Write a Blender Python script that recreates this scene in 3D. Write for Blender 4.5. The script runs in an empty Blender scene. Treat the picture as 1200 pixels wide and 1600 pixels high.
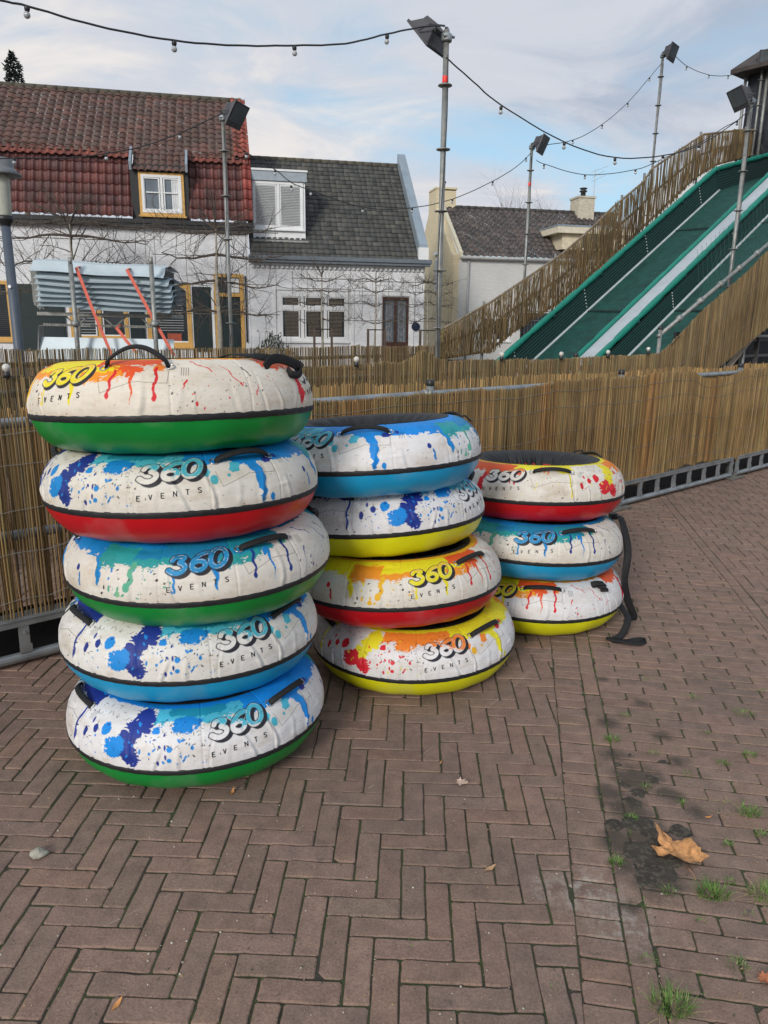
import bpy, math, random
import numpy as np
from mathutils import Vector, Matrix, noise as mnoise
rnd = random.Random(7)
rng = np.random.default_rng(11)
sc = bpy.context.scene
COL = sc.collection
rad = math.radians

# ------------------------------------------------------------------ camera
PITCH, ROLL, EYE, FPX = rad(14.2), rad(0.7), 1.6, 1155.0
fw = np.array([0, math.cos(PITCH), -math.sin(PITCH)])
up0 = np.array([0, math.sin(PITCH), math.cos(PITCH)])
rt0 = np.array([1., 0, 0])
rt = rt0 * math.cos(ROLL) + up0 * math.sin(ROLL)
up = up0 * math.cos(ROLL) - rt0 * math.sin(ROLL)
CAM = np.array([0, 0, EYE])
cd = bpy.data.cameras.new('camera')
cd.sensor_fit = 'VERTICAL'; cd.sensor_height = 36.0; cd.lens = FPX / 1600 * 36.0
cd.clip_start = 0.05; cd.clip_end = 2000
cam = bpy.data.objects.new('camera', cd); COL.objects.link(cam)
cam.matrix_world = Matrix(((rt[0], up[0], -fw[0], CAM[0]), (rt[1], up[1], -fw[1], CAM[1]), (rt[2], up[2], -fw[2], CAM[2]), (0, 0, 0, 1)))
sc.camera = cam

# ------------------------------------------------------------------ light
sc.view_settings.view_transform = 'Standard'
sc.view_settings.look = 'None'
sc.view_settings.exposure = 0.80
sc.view_settings.gamma = 1.0
SUN_EL, SUN_AZ = rad(24), rad(205)      # compass: 0 = +Y, clockwise
world = bpy.data.worlds.new('World'); sc.world = world; world.use_nodes = True
wt = world.node_tree; wt.nodes.clear()
def wn(t, **k):
    n = wt.nodes.new(t)
    for a, b in k.items(): setattr(n, a, b)
    return n
wo = wn('ShaderNodeOutputWorld'); wb = wn('ShaderNodeBackground')
sky = wn('ShaderNodeTexSky', sky_type='NISHITA'); sky.sun_disc = False
sky.sun_elevation = SUN_EL; sky.sun_rotation = SUN_AZ; sky.air_density = 1.0; sky.dust_density = 1.5; sky.ozone_density = 1.5
tc = wn('ShaderNodeTexCoord'); sep = wn('ShaderNodeSeparateXYZ'); wt.links.new(tc.outputs['Generated'], sep.inputs[0])
def wm(op, a, b=None, c=None):
    n = wn('ShaderNodeMath', operation=op)
    for i, v in enumerate((a, b, c)):
        if v is None: continue
        if isinstance(v, (int, float)): n.inputs[i].default_value = v
        else: wt.links.new(v, n.inputs[i])
    return n.outputs[0]
zc = wm('ADD', wm('MAXIMUM', sep.outputs[2], 0.0), 0.22)
cx = wm('DIVIDE', sep.outputs[0], zc); cy = wm('DIVIDE', sep.outputs[1], zc)
cmb = wn('ShaderNodeCombineXYZ'); wt.links.new(cx, cmb.inputs[0]); wt.links.new(cy, cmb.inputs[1])
def wnoise(scale, detail, rough, dist, off):
    mp = wn('ShaderNodeMapping'); mp.inputs['Location'].default_value = off; mp.inputs['Scale'].default_value = (1.0, 1.5, 1)
    wt.links.new(cmb.outputs[0], mp.inputs[0])
    n = wn('ShaderNodeTexNoise'); n.inputs['Scale'].default_value = scale; n.inputs['Detail'].default_value = detail
    n.inputs['Roughness'].default_value = rough; n.inputs['Distortion'].default_value = dist
    wt.links.new(mp.outputs[0], n.inputs['Vector']); return n.outputs[0]
def wramp(v, stops):
    r = wn('ShaderNodeValToRGB'); e = r.color_ramp.elements
    e[0].position, e[0].color = stops[0][0], stops[0][1] + (1,)
    e[1].position, e[1].color = stops[-1][0], stops[-1][1] + (1,)
    for p, c in stops[1:-1]:
        x = e.new(p); x.color = c + (1,)
    r.color_ramp.interpolation = 'EASE'
    wt.links.new(v, r.inputs[0]); return r.outputs[0]
def wmix(f, a, b, mode='MIX'):
    m = wn('ShaderNodeMix', data_type='RGBA', blend_type=mode)
    if isinstance(f, (int, float)): m.inputs[0].default_value = f
    else: wt.links.new(f, m.inputs[0])
    for i, v in ((6, a), (7, b)):
        if isinstance(v, tuple): m.inputs[i].default_value = v + (1,)
        else: wt.links.new(v, m.inputs[i])
    return m.outputs[2]
n1 = wnoise(0.62, 7, 0.55, 0.5, (3.1, 0.4, 0))
n2 = wnoise(0.45, 4, 0.5, 0.2, (9.0, 4.0, 2))
n3 = wnoise(1.7, 6, 0.6, 0.8, (1.0, 7.0, 5))
cover = wramp(wm('ADD', wm('MULTIPLY', n1, 0.78), wm('MULTIPLY', n3, 0.22)), [(0.37, (0, 0, 0)), (0.53, (1, 1, 1))])
cloudc = wramp(wm('ADD', wm('MULTIPLY', n2, .55), wm('MULTIPLY', n3, .45)), [(0.38, (3.3, 3.8, 4.7)), (0.5, (4.9, 5.15, 5.7)), (0.62, (6.6, 6.3, 6.1))])
skyscaled = wmix(1.0, sky.outputs[0], (1.25, 1.25, 1.30), 'MULTIPLY')
base_sky = wmix(0.62, skyscaled, (3.2, 5.1, 6.2))
final = wmix(cover, base_sky, cloudc)
wt.links.new(final, wb.inputs[0]); wb.inputs[1].default_value = 0.075
wt.links.new(wb.outputs[0], wo.inputs[0])
sd = bpy.data.lights.new('sun', 'SUN'); sd.energy = 1.3; sd.angle = rad(14); sd.color = (1, 0.95, 0.88)
sun = bpy.data.objects.new('sun', sd); COL.objects.link(sun)
sv = Vector((math.sin(SUN_AZ) * math.cos(SUN_EL), math.cos(SUN_AZ) * math.cos(SUN_EL), math.sin(SUN_EL)))
sun.rotation_euler = sv.to_track_quat('Z', 'Y').to_euler(); sun.location = sv * 50

# ------------------------------------------------------------------ frames
def ray(px, py): return fw + rt * (px - 600) / FPX + up * (800 - py) / FPX
def ground(px, py, z=0.0):
    r = ray(px, py); return CAM + r * (z - EYE) / r[2]
def aty(px, py, y):
    r = ray(px, py); return CAM + r * y / r[1]
FA = np.array([-1.809, 3.206]); fe = np.array([math.sin(rad(49.2)), math.cos(rad(49.2))]); fn = np.array([-fe[1], fe[0]])
def F(u, v, z):                       # fence frame: u along the fences, v away from the viewer
    q = FA + fe * u + fn * v; return (q[0], q[1], z)
def onv(px, py, v):
    r = ray(px, py); t = ((v + FA @ fn) / (r[:2] @ fn)); p = CAM + r * t; return float((p[:2] - FA) @ fe), float(p[2])
HP = np.array([.55, 30.]); hd = np.array([.978, .208]); hn = np.array([-.208, .978])
def H(s, d, z):                       # house frame: s along the fronts, d behind them
    q = HP + hd * s + hn * d; return (q[0], q[1], z)
def onh(px, py, d):
    r = ray(px, py); t = ((HP + hn * d) @ hn) / (r[:2] @ hn); p = CAM + r * t; return float((p[:2] - HP) @ hd), float(p[2])

# ------------------------------------------------------------------ materials
MATS = {}
def mat(name, col, rough=.7, var=.12, scale=6, bump=0, bscale=40, metal=0, attr=False, detail=5, spec=.5, second=None, s2=3, thr=(.5, .65), objcol=False, stretch=(1, 1, 1), coat=0):
    if name in MATS: return MATS[name]
    m = bpy.data.materials.new(name); m.use_nodes = True; t = m.node_tree; b = t.nodes['Principled BSDF']
    N = lambda ty: t.nodes.new(ty); L = t.links.new
    tcn = N('ShaderNodeTexCoord'); mp = N('ShaderNodeMapping'); mp.inputs['Scale'].default_value = stretch; L(tcn.outputs['Object'], mp.inputs[0])
    def noi(sc_, de=detail):
        n = N('ShaderNodeTexNoise'); n.inputs['Scale'].default_value = sc_; n.inputs['Detail'].default_value = de; L(mp.outputs[0], n.inputs['Vector']); return n.outputs[0]
    def mix(f, a, c, mode='MIX'):
        x = N('ShaderNodeMix'); x.data_type = 'RGBA'; x.blend_type = mode
        if isinstance(f, (int, float)): x.inputs[0].default_value = f
        else: L(f, x.inputs[0])
        for i, v in ((6, a), (7, c)):
            if isinstance(v, (tuple, list)): x.inputs[i].default_value = tuple(v)[:3] + (1,)
            else: L(v, x.inputs[i])
        return x.outputs[2]
    def rng_(v, a, c):
        r = N('ShaderNodeMapRange'); r.inputs[1].default_value = a; r.inputs[2].default_value = c; L(v, r.inputs[0]); return r.outputs[0]
    f = rng_(noi(scale), .3, .7)
    if attr:
        a = N('ShaderNodeAttribute'); a.attribute_name = 'Col'; src = a.outputs['Color']
        src = mix(1, src, col, 'MULTIPLY')
    else: src = tuple(col)
    lo = mix(1, src, (1 - var,) * 3, 'MULTIPLY'); hi = mix(1, src, (1 + var,) * 3, 'MULTIPLY')
    c = mix(f, lo, hi)
    if second is not None:
        c = mix(rng_(noi(s2, 7), thr[0], thr[1]), c, second)
    if objcol:
        oi = N('ShaderNodeObjectInfo'); c = mix(1, c, oi.outputs['Color'], 'MULTIPLY')
    L(c, b.inputs['Base Color'])
    b.inputs['Roughness'].default_value = rough; b.inputs['Metallic'].default_value = metal
    b.inputs['Specular IOR Level'].default_value = spec
    if coat: b.inputs['Coat Weight'].default_value = coat
    if bump:
        bp = N('ShaderNodeBump'); bp.inputs['Strength'].default_value = 1.0; bp.inputs['Distance'].default_value = bump
        L(noi(bscale, 6), bp.inputs['Height']); L(bp.outputs[0], b.inputs['Normal'])
    m['tree'] = 1
    MATS[name] = m; return m
GALV = mat('galvanised steel', (.33, .35, .36), .5, .22, 9, .0006, 60, .75)
GALVD = mat('weathered steel tube', (.27, .28, .27), .55, .25, 12, .0006, 60, .55, second=(.34, .33, .30), s2=14)
BLACKP = mat('black plastic', (.018, .018, .02), .45, .2, 20)
WEB = mat('black webbing', (.007, .007, .008), .75, .3, 60, .001, 300)
BLKT = mat('black fabric', (.012, .012, .014), .6, .3, 8, .006, 22)
REED = mat('reed stems', (1, 1, 1), .75, .22, 14, 0, attr=True, stretch=(1, 1, .3))
WIRE = mat('thin steel wire', (.30, .29, .26), .5, .1, 10, metal=.5)
CABLE = mat('dark cable', (.03, .032, .035), .6, .1, 10)
def brickmat(name, col, mortar, scale=1, bump=.006, var=.05, dirt=(.5, .5, .47)):
    m = bpy.data.materials.new(name); m.use_nodes = True; t = m.node_tree; b = t.nodes['Principled BSDF']; N = t.nodes.new; L = t.links.new
    tcn = N('ShaderNodeTexCoord'); sp = N('ShaderNodeSeparateXYZ'); L(tcn.outputs['Object'], sp.inputs[0])
    ad = N('ShaderNodeMath'); ad.operation = 'ADD'; L(sp.outputs[0], ad.inputs[0]); L(sp.outputs[1], ad.inputs[1])
    cb = N('ShaderNodeCombineXYZ'); L(ad.outputs[0], cb.inputs[0]); L(sp.outputs[2], cb.inputs[1])
    br = N('ShaderNodeTexBrick'); br.inputs['Scale'].default_value = 1; br.inputs['Brick Width'].default_value = .22; br.inputs['Row Height'].default_value = .065
    br.inputs['Mortar Size'].default_value = .008; br.inputs['Mortar Smooth'].default_value = .5
    br.inputs['Color1'].default_value = tuple(c * (1 - var) for c in col) + (1,); br.inputs['Color2'].default_value = tuple(min(1, c * (1 + var)) for c in col) + (1,)
    br.inputs['Mortar'].default_value = tuple(mortar) + (1,); L(cb.outputs[0], br.inputs['Vector'])
    n = N('ShaderNodeTexNoise'); n.inputs['Scale'].default_value = 1.3; n.inputs['Detail'].default_value = 8; L(tcn.outputs['Object'], n.inputs['Vector'])
    r = N('ShaderNodeMapRange'); r.inputs[1].default_value = .5; r.inputs[2].default_value = .8; r.inputs[4].default_value = .5; L(n.outputs[0], r.inputs[0])
    x = N('ShaderNodeMix'); x.data_type = 'RGBA'; L(r.outputs[0], x.inputs[0]); L(br.outputs[0], x.inputs[6]); x.inputs[7].default_value = tuple(dirt) + (1,)
    L(x.outputs[2], b.inputs['Base Color']); b.inputs['Roughness'].default_value = .8
    bp = N('ShaderNodeBump'); bp.inputs['Distance'].default_value = bump; bp.invert = True; L(br.outputs['Fac'], bp.inputs['Height']); L(bp.outputs[0], b.inputs['Normal'])
    return m
WHITEB = brickmat('white painted brick', (.80, .81, .83), (.72, .73, .75), bump=.004, dirt=(.50, .50, .49))
CREAMB = brickmat('cream painted brick', (.72, .62, .42), (.62, .53, .36), dirt=(.55, .48, .34))
GREYB = brickmat('pale grey rendered brick', (.60, .60, .58), (.55, .55, .53), bump=.003)
REDB = brickmat('orange red brick', (.42, .12, .06), (.35, .2, .15))
WHITEP = mat('white paint', (.78, .79, .79), .5, .06, 3)
OCHRE = mat('ochre painted wood', (.62, .36, .10), .55, .1, 6)
DARKG = mat('very dark green paint', (.006, .018, .02), .55, .1, 6)
GLASS = mat('window glass', (.03, .04, .045), .08, .2, 2)
GLASSL = mat('reflecting window glass', (.16, .19, .22), .1, .3, 1.2)
BLIND = mat('brown slatted blind', (.19, .15, .115), .6, .1, 5)
BLINDW = mat('pale slatted blind', (.36, .37, .37), .6, .1, 5)
ZINC = mat('blue grey zinc', (.30, .36, .41), .45, .12, 2, metal=.3)
GUTTER = mat('dark grey gutter', (.016, .017, .019), .5, .1, 4)
WOODB = mat('brown door wood', (.07, .03, .02), .5, .2, 10)
BARK = mat('grey bark', (.17, .145, .12), .85, .3, 12, .004, 60)
TWIG = mat('brown twigs', (.075, .06, .048), .85, .3, 12)

# ------------------------------------------------------------------ mesh helpers
MW = {}
class MB:
    def __init__(s): s.v = []; s.f = []; s.m = []; s.c = []; s.col = (1, 1, 1); s.mi = 0
    def addv(s, pts):
        i = len(s.v); s.v.extend([tuple(map(float, p)) for p in pts]); return i
    def face(s, idx, c=None): s.f.append(tuple(idx)); s.m.append(s.mi); s.c.append(c or s.col)
    def quad(s, a, b, c, d): i = s.addv((a, b, c, d)); s.face((i, i+1, i+2, i+3))
    def hexa(s, p):                       # 8 points, bottom 4 then top 4
        i = s.addv(p)
        for q in ((0, 3, 2, 1), (4, 5, 6, 7), (0, 1, 5, 4), (1, 2, 6, 5), (2, 3, 7, 6), (3, 0, 4, 7)): s.face([i + k for k in q])
    def box(s, fr, a, b):                 # fr: frame function; a,b: opposite corners
        (x0, y0, z0), (x1, y1, z1) = a, b
        s.hexa([fr(x0, y0, z0), fr(x1, y0, z0), fr(x1, y1, z0), fr(x0, y1, z0), fr(x0, y0, z1), fr(x1, y0, z1), fr(x1, y1, z1), fr(x0, y1, z1)])
    def tube(s, pts, r, n=8, cap=True, flat=None):
        pts = [Vector(p) for p in pts]; rs = r if isinstance(r, (list, tuple)) else [r] * len(pts)
        prev = None; rings = []
        for k, p in enumerate(pts):
            t = (pts[min(k + 1, len(pts) - 1)] - pts[max(k - 1, 0)])
            if t.length < 1e-9: t = Vector((0, 0, 1))
            t.normalize()
            if prev is None:
                a = Vector((0, 0, 1)) if abs(t.z) < .9 else Vector((1, 0, 0)); prev = a
            x = (prev - t * prev.dot(t))
            if x.length < 1e-6: x = t.orthogonal()
            x.normalize(); y = t.cross(x); prev = x
            fx, fy = (1, 1) if flat is None else flat
            rings.append(s.addv([p + x * (math.cos(2 * math.pi * j / n) * rs[k] * fx) + y * (math.sin(2 * math.pi * j / n) * rs[k] * fy) for j in range(n)]))
        for k in range(len(rings) - 1):
            a, b = rings[k], rings[k + 1]
            for j in range(n): s.face((a + j, a + (j + 1) % n, b + (j + 1) % n, b + j))
        if cap:
            s.face([rings[0] + j for j in range(n)][::-1]); s.face([rings[-1] + j for j in range(n)])
    def cyl(s, a, b, r, n=10): s.tube([a, b], r, n)
    def lathe(s, o, ax, prof, n=16):      # prof: (radius, height along ax)
        o = Vector(o); ax = Vector(ax).normalized(); x = ax.orthogonal().normalized(); y = ax.cross(x); rr = []
        for r, h in prof: rr.append(s.addv([o + ax * h + x * (math.cos(2 * math.pi * j / n) * r) + y * (math.sin(2 * math.pi * j / n) * r) for j in range(n)]))
        for k in range(len(rr) - 1):
            a, b = rr[k], rr[k + 1]
            for j in range(n): s.face((a + j, a + (j + 1) % n, b + (j + 1) % n, b + j))
    def prism(s, pts, off):               # polygon extruded by vector off
        off = Vector(off); n = len(pts); i = s.addv(pts); j = s.addv([Vector(p) + off for p in pts])
        s.face([i + k for k in range(n)]); s.face([j + k for k in range(n)][::-1])
        for k in range(n): s.face((i + k, j + k, j + (k + 1) % n, i + (k + 1) % n))
    def build(s, name, mats, parent=None, smooth=False, kind=None):
        return mesh_obj(name, np.array(s.v, dtype=np.float64).reshape(-1, 3), s.f, mats, parent, smooth, s.m, s.c, kind)
def mesh_obj(name, V, faces, mats, parent=None, smooth=False, mi=None, fc=None, kind=None, vc=None):
    if parent is not None:
        M = np.array(MW[parent.name].inverted()); V = V @ M[:3, :3].T + M[:3, 3]
    me = bpy.data.meshes.new(name)
    if isinstance(faces, np.ndarray):
        me.vertices.add(len(V)); me.vertices.foreach_set('co', V.astype(np.float32).ravel())
        nf, k = faces.shape
        me.loops.add(nf * k); me.loops.foreach_set('vertex_index', faces.astype(np.int32).ravel())
        me.polygons.add(nf); me.polygons.foreach_set('loop_start', np.arange(0, nf * k, k, dtype=np.int32))
        me.update(calc_edges=True)
    else:
        me.from_pydata(V.tolist(), [], faces)
    for m in (mats if isinstance(mats, (list, tuple)) else [mats]): me.materials.append(m)
    if mi is not None and any(mi): me.polygons.foreach_set('material_index', mi)
    if fc is not None and any(c != (1, 1, 1) for c in fc):
        a = me.color_attributes.new('Col', 'FLOAT_COLOR', 'CORNER'); ls = [len(f) for f in faces]
        arr = np.repeat(np.array([tuple(c) + (1,) for c in fc], dtype=np.float32), ls, axis=0); a.data.foreach_set('color', arr.ravel())
    if vc is not None:
        a = me.color_attributes.new('Col', 'FLOAT_COLOR', 'POINT')
        arr = np.ones((len(V), 4), dtype=np.float32); arr[:, :3] = vc; a.data.foreach_set('color', arr.ravel())
    if smooth: me.polygons.foreach_set('use_smooth', [True] * len(me.polygons))
    me.update()
    o = bpy.data.objects.new(name, me); COL.objects.link(o)
    if parent is not None: o.parent = parent
    MW[o.name] = MW[parent.name].copy() if parent is not None else Matrix()
    if kind: o['kind'] = kind
    return o
def thing(name, loc, label, cat, group=None, rot=None):
    o = bpy.data.objects.new(name, None); COL.objects.link(o); o.empty_display_size = .1
    M = Matrix.Translation(Vector(loc))
    if rot is not None: M = M @ rot
    o.matrix_world = M; MW[o.name] = M.copy()
    o['label'] = label; o['category'] = cat
    if group: o['group'] = group
    return o
def tag(o, label, cat, group=None):
    o['label'] = label; o['category'] = cat
    if group: o['group'] = group
    return o
def jit(c, a):
    k = 1 + rnd.uniform(-a, a); return tuple(max(0, x * k * (1 + rnd.uniform(-a, a) * .3)) for x in c)

# ================================================================== GROUND
def ground_mats():
    m = bpy.data.materials.new('worn brown paving brick'); m.use_nodes = True; t = m.node_tree; b = t.nodes['Principled BSDF']; N = t.nodes.new; L = t.links.new
    tcn = N('ShaderNodeTexCoord'); at = N('ShaderNodeAttribute'); at.attribute_name = 'Col'
    def noi(sc_, de=6, off=(0, 0, 0), ro=.6):
        mp = N('ShaderNodeMapping'); mp.inputs['Location'].default_value = off; L(tcn.outputs['Object'], mp.inputs[0])
        n = N('ShaderNodeTexNoise'); n.inputs['Scale'].default_value = sc_; n.inputs['Detail'].default_value = de; n.inputs['Roughness'].default_value = ro; L(mp.outputs[0], n.inputs['Vector']); return n.outputs[0]
    def rg(v, a, c, lo=0, hi=1):
        r = N('ShaderNodeMapRange'); r.inputs[1].default_value = a; r.inputs[2].default_value = c; r.inputs[3].default_value = lo; r.inputs[4].default_value = hi; L(v, r.inputs[0]); return r.outputs[0]
    def mth(op, a, c=None):
        n = N('ShaderNodeMath'); n.operation = op
        for i, v in ((0, a), (1, c)):
            if v is None: continue
            if isinstance(v, (int, float)): n.inputs[i].default_value = v
            else: L(v, n.inputs[i])
        return n.outputs[0]
    def mix(f, a, c, mode='MIX'):
        x = N('ShaderNodeMix'); x.data_type = 'RGBA'; x.blend_type = mode
        if isinstance(f, (int, float)): x.inputs[0].default_value = f
        else: L(f, x.inputs[0])
        for i, v in ((6, a), (7, c)):
            if isinstance(v, tuple): x.inputs[i].default_value = v + (1,)
            else: L(v, x.inputs[i])
        return x.outputs[2]
    c = at.outputs['Color']
    c = mix(1, c, mix(rg(noi(14, 6), .3, .7), (.78, .78, .79), (1.16, 1.15, 1.13)), 'MULTIPLY')
    c = mix(1, c, mix(rg(noi(160, 3), .25, .75), (.72, .72, .72), (1.26, 1.25, 1.24)), 'MULTIPLY')
    c = mix(rg(noi(1.3, 5, (4, 2, 0)), .5, .75, 0, .35), c, (.085, .075, .066))
    c = mix(rg(noi(75, 4, (1, 5, 3)), .70, .76, 0, .5), c, (.36, .33, .29))       # pale grit specks
    c = mix(rg(noi(30, 5, (7, 5, 3)), .62, .72, 0, .5), c, (.06, .055, .05))       # dark pits
    # whitish lime bloom beside the bare patch
    def near(px, py, r0, r1, sx=1):
        g = ground(px, py); d = N('ShaderNodeVectorMath'); d.operation = 'DISTANCE'; L(tcn.outputs['Object'], d.inputs[0]); d.inputs[1].default_value = (g[0], g[1], 0)
        return rg(d.outputs['Value'], r0, r1, 1, 0)
    st = mth('MAXIMUM', near(915, 1395, .03, .15), mth('MAXIMUM', near(975, 1440, .02, .13), near(860, 1390, .02, .08)))
    st = mth('MULTIPLY', st, rg(noi(28, 8, (0, 0, 0), .8), .46, .62)); c = mix(mth('MULTIPLY', st, .75), c, (.42, .39, .35))
    # old chalk arc
    cc = ground(-250, 560)
    pts = [ground(*p)[:2] for p in ((20, 1510), (250, 1405), (510, 1270))]
    (x1, y1), (x2, y2), (x3, y3) = pts
    A = np.array([[x2 - x1, y2 - y1], [x3 - x1, y3 - y1]]) * 2; B = np.array([x2**2 + y2**2 - x1**2 - y1**2, x3**2 + y3**2 - x1**2 - y1**2]); ctr = np.linalg.solve(A, B); R = float(np.hypot(x1 - ctr[0], y1 - ctr[1]))
    d = N('ShaderNodeVectorMath'); d.operation = 'DISTANCE'; L(tcn.outputs['Object'], d.inputs[0]); d.inputs[1].default_value = (float(ctr[0]), float(ctr[1]), 0)
    ln = rg(mth('ABSOLUTE', mth('SUBTRACT', d.outputs['Value'], R)), .0008, .0028, 1, 0)
    ln = mth('MULTIPLY', ln, rg(noi(9, 6, (2, 2, 0), .8), .48, .6)); c = mix(mth('MULTIPLY', ln, .55), c, (.5, .46, .42))
    # damp dirt washed along the sunken strip
    dm = near(1008, 1325, .04, .20)
    for a in ((995, 1215, .03, .14), (985, 1265, .03, .13), (1025, 1375, .03, .13), (955, 1240, .01, .09), (962, 1310, .02, .09), (975, 1350, .01, .09), (1045, 1240, .01, .09), (958, 1180, .01, .09), (950, 1130, .01, .07), (1090, 1270, .01, .08), (1035, 1150, .0, .08), (1000, 1100, .0, .08), (940, 1060, .0, .06), (1060, 1190, .0, .07), (985, 1420, .0, .06)): dm = mth('MAXIMUM', dm, near(*a))
    dm = mth('ADD', dm, mth('MULTIPLY', mth('SUBTRACT', noi(12, 8, (5, 5, 0), .75), .5), 1.8)); dm = rg(dm, .25, .85); c = mix(mth('MULTIPLY', dm, .80), c, (.060, .050, .040))
    d2 = mth('MULTIPLY', rg(noi(2.6, 7, (8, 1, 0), .7), .52, .66), rg(noi(22, 6, (1, 8, 0), .7), .45, .62)); c = mix(mth('MULTIPLY', d2, .38), c, (.085, .075, .058))
    L(c, b.inputs['Base Color']); b.inputs['Roughness'].default_value = .82; b.inputs['Specular IOR Level'].default_value = .3
    bp = N('ShaderNodeBump'); bp.inputs['Distance'].default_value = .0022; L(noi(120, 6, (0, 0, 0), .7), bp.inputs['Height']); L(bp.outputs[0], b.inputs['Normal'])
    j = bpy.data.materials.new('mossy joint soil'); j.use_nodes = True; t = j.node_tree; b = t.nodes['Principled BSDF']; N = t.nodes.new; L = t.links.new
    tcn = N('ShaderNodeTexCoord')
    c = mix(rg(noi(9, 5, (3, 3, 0)), .40, .60), (.052, .045, .035), (.055, .078, .024))
    c = mix(rg(noi(200, 3), .55, .7, 0, .7), c, (.10, .09, .07))
    L(c, b.inputs['Base Color']); b.inputs['Roughness'].default_value = .95
    bp = N('ShaderNodeBump'); bp.inputs['Distance'].default_value = .006; L(noi(180, 5), bp.inputs['Height']); L(bp.outputs[0], b.inputs['Normal'])
    return m, j
PAVE, JOINT = ground_mats()
def clip(poly, p, n):                     # keep side where (q-p).n <= 0
    out = []; k = len(poly)
    for i in range(k):
        a, b = poly[i], poly[(i + 1) % k]; da = (a[0]-p[0])*n[0]+(a[1]-p[1])*n[1]; db = (b[0]-p[0])*n[0]+(b[1]-p[1])*n[1]
        if da <= 0: out.append(a)
        if (da < 0 < db) or (db < 0 < da):
            t = da / (da - db); out.append((a[0]+(b[0]-a[0])*t, a[1]+(b[1]-a[1])*t))
    return out
def area(p): return .5 * sum(p[i][0]*p[(i+1) % len(p)][1]-p[(i+1) % len(p)][0]*p[i][1] for i in range(len(p)))
pave = MB()
BC = [(0.257, 0.174, 0.138), (0.248, 0.17, 0.135), (0.263, 0.177, 0.138), (0.241, 0.166, 0.133), (0.252, 0.173, 0.14), (0.261, 0.173, 0.135), (0.236, 0.162, 0.129), (0.27, 0.176, 0.135)]
SOILC = np.array(ground(1010, 1330)[:2])
def lowspot(x, y):
    return math.sin(x * 1.7 + 1) * math.sin(y * 1.3) * .003 + mnoise.noise((x * 1.2, y * 1.2, 0)) * .004
def brick(cx, cy, lx, ly, ang, clips, fade=1.0):
    hx, hy = lx / 2 - .0018, ly / 2 - .0018
    hx -= rnd.uniform(0, .0014); hy -= rnd.uniform(0, .0012)
    k = [rnd.uniform(.002, .007) for _ in range(4)]
    if rnd.random() < .06: k[rnd.randrange(4)] = rnd.uniform(.01, .02)
    P = [(-hx+k[0], -hy), (hx-k[1], -hy), (hx, -hy+k[1]), (hx, hy-k[2]), (hx-k[2], hy), (-hx+k[3], hy), (-hx, hy-k[3]), (-hx, -hy+k[0])]
    a = ang + rnd.gauss(0, .006); ca, sa = math.cos(a), math.sin(a); dx, dy = rnd.gauss(0, .0008), rnd.gauss(0, .0008)
    P = [(cx+dx+x*ca-y*sa, cy+dy+x*sa+y*ca) for x, y in P]
    Q = []
    for i_ in range(8):
        a_, b_ = P[i_], P[(i_+1) % 8]; l_ = math.hypot(b_[0]-a_[0], b_[1]-a_[1]); Q.append(a_)
        if l_ > .03:
            nn_ = 5 if l_ > .12 else 2; ox_, oy_ = (b_[1]-a_[1])/l_, -(b_[0]-a_[0])/l_
            for k_ in range(1, nn_+1):
                w_ = rnd.gauss(0, .0007) - (.003*rnd.random() if rnd.random() < .07 else 0); t_ = k_/(nn_+1) + rnd.uniform(-.04, .04); Q.append((a_[0]+(b_[0]-a_[0])*t_+ox_*w_, a_[1]+(b_[1]-a_[1])*t_+oy_*w_))
    P = Q
    for p, n in clips:
        P = clip(P, p, n)
        if len(P) < 3: return
    if area(P) < .0006: return
    c = jit(rnd.choice(BC), .05); mx = sum(p[0] for p in P)/len(P); my = sum(p[1] for p in P)/len(P)
    tx, ty = rnd.gauss(0, .006), rnd.gauss(0, .008); dz = rnd.gauss(0, .0008) + lowspot(mx, my)
    z = lambda x, y, o: dz + (x-mx)*tx + (y-my)*ty + o
    rings = []
    for inset, zo in ((0, -.03), (0, -.0042), (.0013, -.0015), (.0038, 0)):
        q = []
        for x, y in P:
            ex, ey = x-mx, y-my; l = math.hypot(ex, ey) + 1e-9; q.append((x-ex/l*inset*1.3, y-ey/l*inset*1.3, z(x, y, zo)))
        rings.append(pave.addv(q))
    n = len(P)
    for r in range(3):
        for i in range(n): pave.face((rings[r]+i, rings[r]+(i+1) % n, rings[r+1]+(i+1) % n, rings[r+1]+i), c)
    pave.face([rings[3]+i for i in range(n)], c)
W_, L_ = .0702, .2106
A0 = np.array([.706, 1.887]); ya = rad(10.2); ax = np.array([math.cos(ya), -math.sin(ya)]); ay = np.array([math.sin(ya), math.cos(ya)])
def herring(yaw, org, x0, x1, y0, y1, clips):
    ex = np.array([math.cos(yaw), -math.sin(yaw)]); ey = np.array([math.sin(yaw), math.cos(yaw)])
    for i in range(int(x0/W_), int(x1/W_)):
        for j in range(int(y0/W_), int(y1/W_)):
            t = (i + j) % 6
            if t == 0: c = (i + 1.5, j + .5); a = -yaw; l = (L_, W_)
            elif t == 3: c = (i + .5, j + 1.5); a = -yaw; l = (W_, L_)
            else: continue
            q = org + ex * c[0] * W_ + ey * c[1] * W_
            brick(q[0], q[1], l[0], l[1], a, clips)
herring(rad(2.0), np.array([0.0, 2.0]), -4.2, 2.6, -1.6, 7.6, [(A0 - ax*.128, ax)])
for j in range(-24, 110):                  # cut bricks filling up to the straight course
    q = A0 - ax * (.064 + rnd.uniform(-.004, .004)) + ay * (j * .0705); brick(q[0], q[1], .128, .0705, -ya + .03, [(A0 - ax*.127, -ax), (A0 - ax*.001, ax)])
BW = 1.04
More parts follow.
